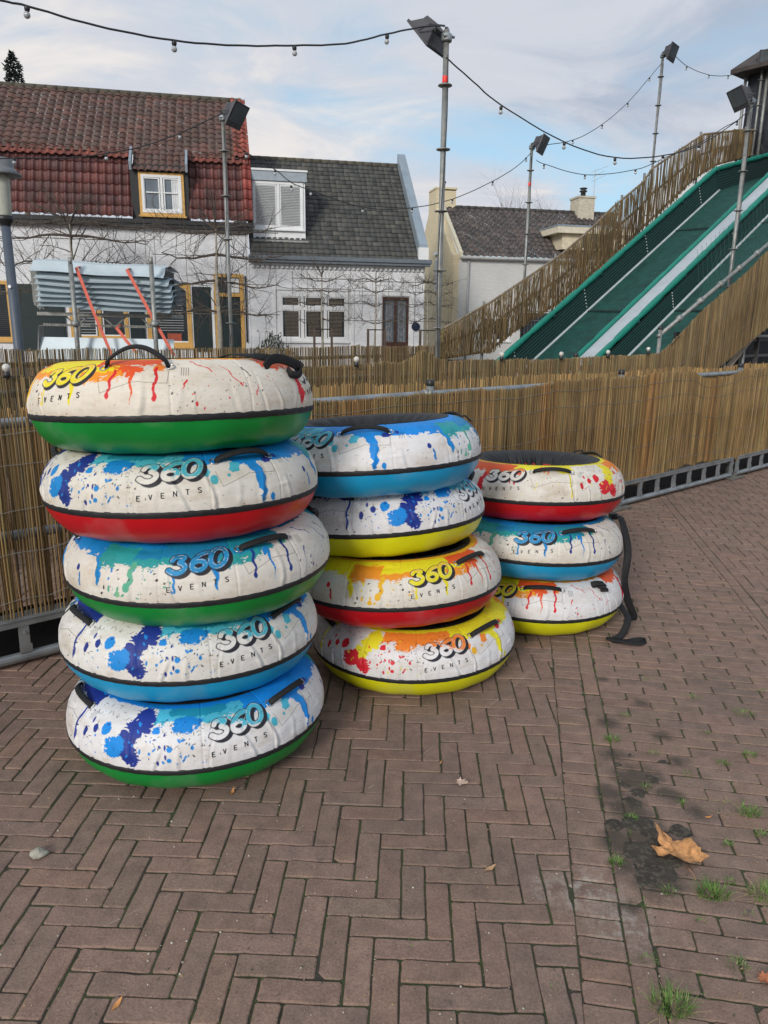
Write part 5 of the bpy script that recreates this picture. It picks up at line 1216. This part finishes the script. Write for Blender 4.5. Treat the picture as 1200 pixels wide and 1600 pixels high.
# ---------- house B: white with grey roof
hB = thing('grey_roofed_house', H(-2.5, 0, 0), 'low white brick house with steep grey tiled roof, white dormer and brown door', 'house')
b0, b1 = -5.80, .95
holesB = [(-4.72, -2.08, .95, 2.74), (-.72, .34, 0, 2.66)]
wallholes('front_wall', hB, WHITEB, b0, b1, 0, 3.98, 0.02, holesB)
m = MB(); m.box(H, (b0+.1, .5, 0), (b1-.3, 7.8, 3.9)); m.build('rear_body', mat('dark interior', (.012, .012, .012), .9), hB)
m = MB(); m.prism([H(b1, .24, 0), H(b1, .24, 4.2), H(b1, 4.0, 8.15), H(b1, 7.8, 4.2), H(b1, 7.8, 0)], Vector(H(-.3, 0, 0)) - Vector(H(0, 0, 0))); m.build('gable_wall', CREAMB, hB)
GRY = [(.060, .062, .058), (.075, .075, .070), (.050, .052, .050), (.085, .082, .072), (.065, .066, .062)]
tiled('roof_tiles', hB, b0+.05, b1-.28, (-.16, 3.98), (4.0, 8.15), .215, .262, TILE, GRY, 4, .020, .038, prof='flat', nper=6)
m = MB()
for s in np.arange(b0, b1-.3, .36): m.tube([H(s, 4.0, 8.13), H(s+.38, 4.0, 8.15)], [.11, .10], 8)
m.build('ridge_tiles', mat('mossy ridge tile', (.085, .075, .055)), hB, True)
m = MB(); m.prism([H(b1-.28, -.12, 4.0), H(b1-.28, -.10, 4.62), H(b1-.28, 4.0, 8.62), H(b1-.28, 4.0, 8.2)], Vector(H(.34, 0, 0))-Vector(H(0, 0, 0))); m.build('zinc_verge', ZINC, hB)
m = MB(); m.box(H, (b1-.30, -.20, 4.0), (b1+.08, .02, 4.50)); m.build('verge_foot', WHITEP, hB)
m = MB(); m.box(H, (b0, -.36, 3.90), (b1+.18, -.05, 4.04)); m.box(H, (b0, -.30, 3.80), (b1+.14, .015, 3.895)); m.build('gutter', mat('blue grey painted gutter', (.14, .165, .19), .5), hB)
m = MB(); s = b0+.1
while s < b1-.1: m.box(H, (s, -.07, 3.62), (s+.09, .018, 3.72)); s += .18
m.box(H, (b0, -.05, 3.725), (b1, .016, 3.79)); m.build('brick_frieze', WHITEP, hB)
db = MB(); db.box(H, (-5.58, .56, 4.66), (-3.62, 3.8, 6.72)); dB = db.build('dormer', WHITEP, hB)
m = MB(); m.box(H, (-5.59, .46, 6.722), (-3.56, 3.9, 7.05)); m.build('fascia', mat('pale blue grey fascia', (.33, .38, .42), .5), dB); m = MB(); m.box(H, (-5.60, .42, 7.052), (-3.53, 3.9, 7.12)); m.build('roof_edge', WHITEP, dB)
m = MB(); m.box(H, (-5.60, .40, 4.56), (-3.52, .60, 4.65)); m.build('lead_flashing', mat('pale lead', (.30, .31, .30), .6), dB)
w = hwin(dB, -5.56, -3.70, 5.05, 6.70, .54, WHITEP, GLASSL, .09, 2, inner=WHITEP, depth=.0)
for a, b in ((-5.46, -4.74), (-4.54, -3.82)): blind(w, a, b, 5.2, 6.55, .515, BLINDW, .055)
w = hwin(hB, -4.72, -2.08, .95, 2.74, 0.02, WHITEP, GLASS, .13, 3, inner=WHITEP, trans=2.18)
for a, b in ((-4.50, -3.98), (-3.62, -3.18), (-2.82, -2.3)): blind(w, a, b, 1.15, 2.08, .04, BLIND, .05); blind(w, a, b, 2.3, 2.6, .04, BLIND, .05)
m = MB(); m.box(H, (-4.95, -.02, .8), (-4.84, .018, 2.95)); m.box(H, (-4.84, -.02, 2.84), (-1.96, .018, 2.95)); m.box(H, (-1.96, -.02, .8), (-1.85, .018, 2.95)); m.box(H, (-.92, -.02, 0), (-.76, .018, 2.86)); m.box(H, (.38, -.02, 0), (.54, .018, 2.86)); m.box(H, (-.76, -.02, 2.70), (.38, .018, 2.86)); m.build('moulding', WHITEP, hB)
m = MB(); m.box(H, (-.72, .02, 0), (-.64, .14, 2.66)); m.box(H, (.26, .02, 0), (.34, .14, 2.66)); m.box(H, (-.64, .02, 2.54), (.26, .14, 2.66)); m.box(H, (-.24, .03, .5), (-.14, .14, 2.54)); m.box(H, (-.64, .04, .3), (.26, .12, .95)); dd = m.build('double_door', WOODB, hB)
m = MB(); m.box(H, (-.63, .10, .95), (.25, .11, 2.53)); m.build('pane', GLASSL, dd)
m = MB()
for a, b in ((-.60, -.28), (-.10, .22)):
    for k in range(5): z = 1.0+k*.3; m.tube([H(a+(b-a)*t, .085, z+.12*math.sin(t*6.28+k)) for t in np.linspace(0, 1, 9)], .011, 4); m.tube([H((a+b)/2+.13*math.cos(q), .08, z+.14+.12*math.sin(q)) for q in np.linspace(0, 6.28, 10)], .010, 4)
    for f in (.2, .5, .8): m.tube([H(a+(b-a)*f, .08, .96), H(a+(b-a)*f, .08, 2.5)], .009, 4)
m.build('ironwork', mat('pale grey ironwork', (.32, .33, .35), .5), dd)
m = MB(); m.lathe(H(.62, .0, 1.55), (-hn[0], -hn[1], 0), [(0, .0), (.17, 0), (.17, .03), (0, .035)], 18); m.build('plaque', mat('dark blue plaque', (.02, .03, .06), .4), hB)
# ---------- house C: cream gable with white long side
hC = thing('cream_house', H(8, 6, 0), 'cream house with brown pantile roof and two chimneys behind the reed screen', 'house')
c0, c1 = 4.2, 13.6
wallholes('front_wall', hC, GREYB, c0, c1, 0, 4.75, 6.0, [(5.3, 6.9, .9, 2.05)])
w = hwin(hC, 5.3, 6.9, .9, 2.05, 6.0, WHITEP, GLASS, .09, 2)
m = MB(); m.prism([H(c0, 6.0, 0), H(c0, 6.0, 4.82), H(c0, 6.35, 4.95), H(c0, 9.3, 7.35), H(c0, 9.3, 8.25), H(c0, 10.7, 8.25), H(c0, 10.7, 7.2), H(c0, 11.4, 6.4), H(c0, 13.2, 4.9), H(c0, 13.2, 0)], Vector(H(-.3, 0, 0))-Vector(H(0, 0, 0))); gC = m.build('gable_wall', CREAMB, hC)
m = MB(); m.box(H, (c0-.28, 9.32, 7.0), (c0+.75, 10.6, 8.2)); m.box(H, (c0-.33, 9.27, 8.255), (c0+.80, 10.65, 8.34)); ch = m.build('chimney', CREAMB, hC)
m = MB(); m.lathe(H(c0+.2, 9.9, 8.34), (0, 0, 1), [(.13, 0), (.13, .3), (.17, .3), (.17, .36), (.1, .4), (0, .4)], 10); m.build('chimney_pot', GUTTER, ch, True)
m = MB(); m.box(H, (c0-.34, 8.0, 3.3), (c0-.302, 9.0, 4.9)); m.box(H, (c0-.40, 7.85, 5.05), (c0-.302, 9.15, 5.2)); m.build('window', WHITEP, gC); m = MB(); m.box(H, (c0-.36, 8.1, 3.4), (c0-.342, 8.9, 4.8)); m.build('pane', GLASSL, gC)
BR2 = [(.075, .065, .062), (.088, .072, .068), (.065, .058, .056), (.10, .08, .072)]
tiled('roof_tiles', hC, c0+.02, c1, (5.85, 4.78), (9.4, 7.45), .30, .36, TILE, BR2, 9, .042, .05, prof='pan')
m = MB()
for s in np.arange(c0+.7, c1, .4): m.tube([H(s, 9.4, 7.40), H(s+.42, 9.4, 7.43)], [.13, .12], 8)
m.build('ridge_tiles', mat('dark ridge tile', (.055, .052, .048), .85, .3, 4), hC, True)
m = MB(); m.tube([H(c0, 5.78, 4.72), H(c1, 5.78, 4.72)], .07, 8); m.tube([H(c0+.45, 5.92, 0), H(c0+.45, 5.92, 4.7)], .045, 8); m.build('gutter', mat('pale grey gutter', (.35, .36, .36), .5), hC, True)
m = MB(); m.prism([H(c0-.05, 5.8, 4.72), H(c0-.05, 5.8, 4.95), H(c0-.05, 9.3, 7.62), H(c0-.05, 9.3, 7.40)], Vector(H(.16, 0, 0))-Vector(H(0, 0, 0))); m.build('verge', mat('pale verge board', (.60, .55, .42), .6), hC)
m = MB(); m.box(H, (11.45, 8.9, 6.9), (12.35, 9.9, 8.10)); m.box(H, (11.40, 8.85, 8.11), (12.40, 9.95, 8.2)); ch = m.build('chimney', brickmat('flaking cream chimney', (.58, .52, .40), (.5, .45, .36), dirt=(.16, .14, .11), var=.15), hC)
m = MB(); m.lathe(H(11.9, 9.4, 8.2), (0, 0, 1), [(.15, 0), (.12, .25), (.2, .27), (.2, .33), (.08, .36), (.2, .42), (.2, .46), (0, .5)], 10); m.build('cowl', GUTTER, ch, True)
m = MB(); m.tube([H(12.5, 9.4, 8.2), H(12.5, 9.4, 9.6)], .015, 5)
for z, l in ((9.55, .7), (9.3, .5), (9.1, .6)): m.tube([H(12.5-l*.3, 9.4, z-.1), H(12.5+l, 9.4, z+.25)], .010, 4)
m.build('aerial', mat('pale aerial', (.4, .42, .42), .5), ch)
m = MB(); m.hexa([H(9.3, 5.9, 5.25), H(12.6, 5.9, 5.25), H(12.6, 8.6, 5.25), H(9.3, 8.6, 5.25), H(9.3, 5.9, 5.95), H(12.6, 5.9, 5.95), H(12.6, 8.6, 6.1), H(9.3, 8.6, 6.1)]); dC = m.build('dormer', mat('cream board', (.66, .58, .42), .6), hC)
m = MB(); m.box(H, (8.9, 5.6, 5.96), (12.9, 8.6, 6.25)); m.build('flat_roof', mat('cream fascia', (.66, .60, .47), .6), dC); m = MB(); m.box(H, (8.88, 5.58, 6.252), (12.92, 8.6, 6.32)); m.build('roof_edge', ZINC, dC)
m = MB(); m.box(H, (10.3, 5.86, 5.35), (11.8, 5.899, 5.85)); m.build('pane', GLASS, dC)
# ---------- white gable behind the slide
hD = thing('white_gabled_house', H(12, 3, 0), 'white gable with an orange tiled edge between reed screen and green slide', 'house')
def hp(px, py, d): s, z = onh(px, py, d); return (s, d, z)
P_ = [hp(895, 600, 5), hp(905, 452, 5), hp(1018, 358, 5), hp(1150, 240, 5), hp(1240, 320, 5), hp(1240, 600, 5)]
m = MB(); m.prism([H(*p) for p in P_], Vector(H(0, 5, 0))-Vector(H(0, 0, 0))); m.build('gable_wall', GREYB, hD)
a, b = Vector(H(*hp(905, 449, 4.9))), Vector(H(*hp(1027, 349, 4.9))); m = MB(); q = (b-a)/16
for k in range(16): m.tube([a+q*k, a+q*(k+1.1)], [.16, .12], 6)
m.build('roof_edge', mat('orange roof tiles', (.34, .10, .05), .7, .3, 4), hD, True)

# ================================================================== TREES
def twigs(m, p, d, length, r, depth, rng2, bend=.3, kids=3, plane=None, droop=0):
    n = max(2, int(3 + depth)); pts = [p]; cur = Vector(p); dd = Vector(d).normalized(); rs = [r]
    for k in range(n):
        dd = (dd + Vector((rng2.gauss(0, bend), rng2.gauss(0, bend*.6), rng2.gauss(0, bend)+droop))*.4).normalized(); cur = cur + dd*length/n; pts.append(cur.copy()); rs.append(r*(1-.75*(k+1)/n))
        if depth > 0 and k >= 1:
            for _ in range(kids):
                if rng2.random() < .75:
                    nd = (dd + Vector((rng2.gauss(0, .8), rng2.gauss(0, .4), rng2.gauss(.15, .8)))).normalized(); twigs(m, cur, nd, length*rng2.uniform(.35, .6), rs[-1]*.6, depth-1, rng2, bend, max(1, kids-1), plane, droop)
    m.tube(pts, rs, 5 if r > .012 else 3, False)
def espalier(s, d, zt, z_arms, arm, r, label, cat='tree', group=None, seed=1, frame=True, tilt=0, wild=1.0, depth=2):
    g = random.Random(seed); t = thing('espalier_tree', H(s, d, 0), label, 'tree', group)
    m = MB(); pts = [Vector(H(s + .02*math.sin(z*2+seed), d, z)) for z in np.linspace(0, zt, 9)]; m.tube(pts, [r*(1-.80*(k/8)**1.5) for k in range(9)], 8); m.build('trunk', mat('pale grey bark', (.30, .27, .22), .85, .3, 12, .004, 60), t, True)
    m = MB()
    for z in z_arms:
        for sg in (-1, 1):
            L_ = arm * g.uniform(.8, 1.05); P = [Vector(H(s+sg*L_*f, d+.03*math.sin(f*5), z + .10*math.sin(f*4+seed+z)+.15*f*g.uniform(-.4, .5))) for f in np.linspace(0, 1, 8)]
            m.tube(P, [max(.02, r*.5)*(1-.7*f) for f in np.linspace(0, 1, 8)], 5, False)
            for k in range(1, 8):
                for _ in range(int(2*wild)+1):
                    if g.random() < .7: twigs(m, P[k], Vector((g.gauss(sg*.4, .6), g.gauss(0, .25), g.gauss(.3, .75))), g.uniform(.2, .65)*wild, max(.008, r*.13), depth-1, g, .35, 2)
    for _ in range(int(7*wild)): twigs(m, Vector(H(s, d, g.uniform(z_arms[0], zt))), Vector((g.gauss(0, 1), g.gauss(0, .3), g.gauss(.5, .5))), g.uniform(.5, 1.0)*wild, max(.012, r*.22), depth, g, .35, 2)
    for _ in range(9): twigs(m, Vector(H(s, d, zt-.1*g.random())), Vector((g.gauss(0, .9), g.gauss(0, .3), .6)), g.uniform(.4, .8)*wild, r*.3, depth, g, .35, 2)
    m.build('crown', TWIG, t)
    if frame:
        f = MB()
        for z in z_arms: f.tube([H(s-arm*1.05, d+.06, z), H(s+arm*1.05, d+.06, z)], .013, 5)
        for q in np.linspace(-1, 1, 5): f.tube([H(s+arm*q, d+.07, z_arms[0]-.15), H(s+arm*q, d+.07, zt+.1)], .008, 4)
        f.build('training_wires', mat('brown bamboo cane', (.13, .11, .085), .8, .2, 10), t)
gA, gB = 'espalier trees before the red tiled house', 'small espalier trees before the grey roofed house'
espalier(-11.55, -2.2, 4.75, (2.5, 3.4, 4.2, 4.65), 2.3, .10, 'bare espalier tree with spreading branches behind the stacked galvanised barriers', group=gA, seed=3, wild=1.9)
espalier(-6.95, -2.2, 4.75, (1.9, 2.9, 3.8, 4.6), 2.0, .10, 'thick pale trunked espalier tree beside the left floodlight mast and dark door', group=gA, seed=5, wild=1.9)
espalier(-3.25, -1.3, 3.35, (1.75, 2.35, 2.85, 3.2), 1.05, .05, 'small espalier tree in front of the wide window of the grey roofed house', group=gB, seed=7, wild=1.1, depth=2)
espalier(-1.25, -1.3, 3.25, (1.75, 2.35, 2.8, 3.15), 1.0, .045, 'small espalier tree between the wide window and the brown double door', group=gB, seed=9, wild=1.0)
espalier(.75, -1.3, 3.2, (1.75, 2.35, 2.8, 3.15), .95, .045, 'small espalier tree at the right corner of the grey roofed house, beside the tall mast', group=gB, seed=12, wild=1.0)
for k, s in enumerate((-3.25, -1.25, .75)):
    e = thing('tree_stake', H(s, -1.35, 0), 'dark wooden two post support round the %s small espalier tree' % ('left', 'middle', 'right')[k], 'tree support', 'wooden supports round the small trees')
    for q in (-.32, .32): m = MB(); m.box(H, (s+q-.04, -1.55, 0), (s+q+.04, -1.47, 1.45)); m.build('post', mat('dark stained stake', (.085, .06, .045), .8, .2, 10), e)
    m = MB(); m.box(H, (s-.36, -1.466, 1.40), (s+.36, -1.45, 1.44)); m.build('strap', BLACKP, e)
# conifer behind the red tiled house
zc_ = onh(18, 82, 14)[1]; sc_x = onh(18, 82, 14)[0]
t = thing('conifer', H(sc_x, 14, 0), 'dark conifer top showing above the red tiled roof at the top left', 'tree')
m = MB(); m.tube([H(sc_x, 14, 0), H(sc_x, 14, zc_-.3)], [.25, .03], 8); m.build('trunk', BARK, t)
m = MB(); g = random.Random(4)
for k in range(5200):
    z = zc_ - 5.2*g.random()**.8; R_ = (zc_+.1-z)*.36 + .10*math.sin(z*7); a = g.uniform(0, 6.28); r_ = R_*g.random()**.5
    if math.sin(a*3+z*5)+math.sin(a*7-z*3) < -.9: continue
    c = Vector(H(sc_x+r_*math.cos(a), 14+r_*math.sin(a), z - r_*.25)); d = Vector((g.gauss(math.cos(a), .4), g.gauss(math.sin(a), .4), g.gauss(.1, .4))).normalized()*g.uniform(.12, .26); w = d.orthogonal().normalized()*.035
    m.quad(c-w, c+d*.5-w*1.3, c+d, c+d*.5+w*1.3)
m.build('crown', mat('dark conifer needles', (.022, .034, .026), .8, .35, 3), t)
# bare trees far behind the cream house
for k, (px, h_, sd_) in enumerate(((800, 300, 1), (862, 285, 4))):
    p = aty(px, 345, 52); e = thing('bare_tree', (p[0], p[1], 0), ('hazy bare tree behind the cream roof, left of the thin mast', 'hazy bare tree behind the cream roof, just left of the flaking chimney')[k], 'tree', 'bare trees beyond the cream house')
    m = MB(); m.tube([(p[0], p[1], 0), (p[0], p[1], 7.2)], [.2, .12], 6); m.build('trunk', mat('far grey bark', (.30, .28, .27), .9), e)
    m = MB(); g = random.Random(sd_)
    for q in range(16): twigs(m, Vector((p[0], p[1], g.uniform(5.2, 7.4))), Vector((g.gauss(0, .55), g.gauss(0, .3), 1)), g.uniform(2.2, 3.6), .035, 2, g, .22, 3)
    m.build('crown', mat('far grey twigs', (.34, .31, .30), .9), e)
# planting against the white wall
t = thing('shrub', H(-4.9, -.5, 0), 'low dark shrub with upright seed heads against the white wall, left of the wide window', 'shrub')
m = MB(); g = random.Random(8)
for k in range(260):
    s = g.gauss(-5.0, .38); z = g.uniform(.3, 1.0)*(1.25-abs(s+5)); c = Vector(H(s, -.5+g.gauss(0, .12), z)); d = Vector((g.gauss(0, .4), g.gauss(0, .2), 1)).normalized()*g.uniform(.1, .25); w = d.orthogonal().normalized()*.02; m.quad(c-w, c+d*.5-w, c+d, c+d*.5+w)
m.build('leaves', mat('dull green leaves', (.045, .06, .03), .7, .3, 5), t)
m = MB()
for k in range(9):
    s = -5.0+g.gauss(0, .32); zt = g.uniform(.9, 1.35); m.tube([H(s, -.5, .3), H(s+g.gauss(0, .05), -.5, zt)], .006, 4); m.lathe(H(s, -.5, zt), (0, 0, 1), [(0, -.02), (.05, 0), (.04, .02), (0, .03)], 6)
m.build('seed_heads', TWIG, t)
t = thing('yellow_shrub', H(1.35, -1.5, 0), 'small yellow leaved shrub beside the tall mast above the second reed fence', 'shrub')
m = MB()
for k in range(700):
    a = g.uniform(0, 6.28); b = g.uniform(-1, 1); r_ = .34*g.random()**.4; c = Vector(H(1.35+r_*math.cos(a)*math.sqrt(1-b*b), -1.5+r_*math.sin(a)*math.sqrt(1-b*b), .95+r_*b*1.5)); d = Vector((g.gauss(0, 1), g.gauss(0, 1), g.gauss(0, 1))).normalized()*.06; w = d.orthogonal().normalized()*.02; m.quad(c-w, c+d*.5-w, c+d, c+d*.5+w)
m.build('leaves', mat('yellow leaves', (.36, .26, .04), .7, .3, 5), t)

# ================================================================== STREET LAMP, BARRIER RACK, SITE FENCE
SPOST = mat('blue grey painted post', (.075, .095, .125), .5, .15, 6)
p = ground(38, 700); b = aty(36, 540, 8.3); t = thing('street_lamp', (b[0]-.0, b[1], 0), 'blue grey street lamp with flat disc hood at the far left', 'street lamp')
x0, y0 = b[0]-.05, b[1]; top = float(aty(10, 270, 8.3)[2]) - .28
m = MB(); m.tube([(x0, y0, 0), (x0, y0, 1.0), (x0, y0, top-.22)], [.056, .054, .046], 14); m.build('pole', SPOST, t, True)
m = MB(); m.lathe((x0, y0, 1.95), (0, -1, 0), [(.0, .055), (.018, .055), (.018, .062), (0, .063)], 8); m.build('badge', WHITEP, t)
m = MB(); m.lathe((x0, y0, top-.24), (0, 0, 1), [(.05, 0), (.055, .02), (.08, .05), (.09, .10), (.08, .10), (0, .10)], 16); hd_ = m.build('lamp_foot', BLACKP, t, True)
m = MB(); m.lathe((x0, y0, top-.14), (0, 0, 1), [(.068, 0), (.072, .02), (.088, .40), (.085, .42)], 20); m.build('lamp_glass', mat('cloudy lamp glass', (.42, .43, .36), .3, .15, 8), t, True)
m = MB(); m.lathe((x0, y0, top+.28), (0, 0, 1), [(.06, -.02), (.20, -.03), (.21, -.015), (.15, .03), (.14, .06), (.14, .12), (.13, .135), (0, .14)], 26); m.build('hood', mat('grey lamp hood', (.17, .18, .19), .55, .2, 8), t, True)
# stacked galvanised barrier panels on a stillage, in a local frame facing the viewer
def R(px, py, Y=14.0, dy=0): q = aty(px, py, Y); return Vector(q) + Vector((0, dy, 0))
yk = 14.0; rk = thing('barrier_rack', (R(150, 545).x, yk, 0), 'stacked pale galvanised barrier sheets held by orange straps behind the fences', 'barrier rack')
GS = mat('blue white galvanised sheet', (.48, .56, .60), .45, .10, 3, .001, 20, .1); GE = mat('dull galvanised edge', (.26, .26, .24), .6, .3, 10)
ex, ez = Vector((1, .06, -.035)).normalized(), Vector((0, 0, 1)); L0 = R(46, 430, yk); L1 = R(262, 440, yk)
rows = [(416, 50, 258), (435, 56, 264), (444, 57, 268), (453, 59, 270), (462, 60, 271), (470, 60, 269), (478, 62, 268), (486, 62, 268)]
ctr = None
for k in range(7):                       # one bent sheet per visible lip
    yA, xa, xb = rows[k]; yB = rows[k+1][0]
    a, b = R(xa, yA-5 + 0*k, yk), R(xb, yA+7, yk); h = (R(xa, yB, yk)-R(xa, yA, yk)).z*-1
    if k == 0: h *= 1.0
    m = MB(); e = (b-a); n = Vector((0, -1, 0)); dz_ = Vector((0, 0, -h))
    prof = [(Vector((0, .95, .02))), (Vector((0, .35, .10))), (Vector((0, .04, .05))), (Vector((0, -.05, -h*.35))), (Vector((0, -.15, -h*.66))), (Vector((0, -.14, -h*.70))), (Vector((0, .30, -h*.50)))]
    for u_, v_ in zip(prof[:-1], prof[1:]):
        for q in range(12):
            f0, f1 = q/12, (q+1)/12; s0 = Vector((0, 0, .012*math.sin(f0*9+k))); s1 = Vector((0, 0, .012*math.sin(f1*9+k))); m.quad(a+e*f0+u_+s0, a+e*f1+u_+s1, a+e*f1+v_+s1, a+e*f0+v_+s0)
    m.build('barrier_sheet', GS, rk, True)
# ribbed bent ends seen at the left
m = MB(); rr_ = random.Random(3)
for k in range(26):
    f = k/25; px = 38+24*f; a = R(px, 418-6*f, yk); l = (R(38, 418, yk)-R(38, 478+14*rr_.random()-10*(1-f), yk)).z
    m.tube([a + Vector((0, .25-.2*f, 0)), a + Vector((-.02, .3-.2*f, -l*.5)), a + Vector((.05*f, .25-.2*f, -l))], .016, 4)
m.build('bent_ends', GE, rk)
m = MB(); a_, b_ = R(66, 420, yk), R(258, 478, yk); m.hexa([Vector((a_.x, yk+.12, b_.z)), Vector((b_.x, yk+.12, b_.z)), Vector((b_.x, yk+.7, b_.z)), Vector((a_.x, yk+.7, b_.z)), Vector((a_.x, yk+.12, a_.z)), Vector((b_.x, yk+.12, a_.z)), Vector((b_.x, yk+.7, a_.z)), Vector((a_.x, yk+.7, a_.z))]); m.build('shadow_backing', mat('painted gap shadow', (.05, .055, .055), .7), rk)  # dark box added to paint the shadow gaps between the sheet lips
m = MB()
for k in range(34):
    px = 42+k*6.4; a = R(px, 408+k*.42, yk); m.lathe(a + Vector((0, .3, .05)), (0, 0, 1), [(.022, -.03), (.022, .03), (0, .03)], 6)
m.build('perforated_edge', mat('white galvanised edge', (.52, .54, .54), .5), rk)
a, b = R(62, 487, yk), R(262, 492, yk)
m = MB(); m.hexa([a+Vector((-.1, .1, -.06)), b+Vector((.05, .1, -.06)), b+Vector((.05, .9, -.06)), a+Vector((-.1, .9, -.06)), a+Vector((-.1, .1, 0)), b+Vector((.05, .1, 0)), b+Vector((.05, .9, 0)), a+Vector((-.1, .9, 0))])
for f in np.linspace(.25, .85, 3):
    c = a+(b-a)*f; m.tube([c+Vector((-.25, .2, -.02)), c+Vector((0, .2, -.25)), c+Vector((.25, .2, -.02))], .018, 5)
m.build('bearer', GE, rk)
a, b = R(62, 546, yk), R(272, 549, yk)      # lower layer
top_z = R(62, 508, yk).z; 
m = MB(); a2, b2 = Vector((a.x, yk, R(62, 508, yk).z)), Vector((b.x, yk, R(272, 514, yk).z)); a2.z -= .02; 
lo = -.75
for (u_, v_) in ((Vector((0, .9, .0)), Vector((0, .05, .03))), (Vector((0, .05, .03)), Vector((0, -.10, -.36))), (Vector((0, -.10, -.36)), Vector((0, .05, -.40))), (Vector((0, .05, -.40)), Vector((0, .0, lo)))):
    a3, b3 = a2 - Vector((0, 0, .22)), b2 - Vector((0, 0, .22)); m.quad(a3+u_, b3+u_, b3+v_, a3+v_)
m.build('lower_sheet', GS, rk)
a3 = R(46, 507, yk); m = MB(); a3, b3 = R(66, 508, yk), R(236, 512, yk)
for k in range(40):
    c = a3+(b3-a3)*(k/39); m.lathe(c+Vector((0, .12, .01)), (0, -1, 0), [(0.012, 0), (.026, 0), (.026, .03), (.012, .03)], 6)
m.build('mesh_tray', GE, rk)
for px in (110, 236):
    m = MB(); a, b = R(px, 413, yk-.28), R(px, 560, yk-.28); b.x = a.x; b.z = 0; m.tube([b, a], .042, 10); m.lathe(Vector((a.x, a.y, R(px, 506, yk-.28).z)), (0, 0, 1), [(.05, -.04), (.085, -.04), (.075, .02), (.045, .06)], 12); m.tube([a, a+Vector((0, 0, .12))], .036, 10); m.build('post', GALVD, rk, True)
m = MB(); a = R(40, 507, yk); 
m.hexa([R(44, 556, yk)+Vector((0, .3, -.3)), R(62, 556, yk)+Vector((0, -.08, -.3)), R(62, 556, yk)+Vector((0, .1, -.3)), R(44, 556, yk)+Vector((0, .5, -.3)), R(50, 508, yk)+Vector((0, .3, 0)), R(62, 509, yk)+Vector((0, -.06, 0)), R(62, 509, yk)+Vector((0, .1, 0)), R(50, 508, yk)+Vector((0, .5, 0))]); m.build('end_plate', GE, rk)
STR = mat('faded orange red webbing', (.66, .13, .085), .7, .12, 20)
for (x1, y1, x2, y2) in ((119, 418, 175, 556), (198, 421, 272, 556), (182, 512, 214, 552)):
    m = MB(); a, b = R(x1, y1, yk-.20), R(x2, y2, yk-.26); pts = [a + Vector((-.03, .3, .05)), a, a.lerp(b, .5)+Vector((0, -.03, 0)), b]; ribbon(m, pts, [Vector((1, 0, 0))]*4, .055, .005); m.build('lashing_strap', STR, rk)
# dark site fence with shade cloth behind the slide
sf = thing('site_fence', F(9.5, 8.2, 0), 'wire site fence lined with black cloth in front of the cream house', 'fence')
a = H(3.2, -6, 0); 
m = MB(); n = 40
for i in range(n):
    f0, f1 = 3.0+9*i/n, 3.0+9*(i+1)/n; w0, w1 = .04*math.sin(i*1.3), .04*math.sin((i+1)*1.3); m.quad(H(f0, -5+w0, .1), H(f1, -5+w1, .1), H(f1, -5+w1, 2.05), H(f0, -5+w0, 2.05))
m.build('shade_cloth', mat('black shade cloth', (.022, .026, .034), .8, .3, 4), sf, True)
m = MB(); s = 3.0
while s < 12: m.tube([H(s, -5.08, .1), H(s, -5.08, 2.1)], .004 if round((s-3)/.12) % 20 else .02, 4); s += .12
for z in (.3, .8, 1.3, 1.8, 2.1): m.tube([H(3, -5.09, z), H(12, -5.09, z)], .008 if z < 2 else .02, 5)
m.build('wire_panel', GALV, sf)
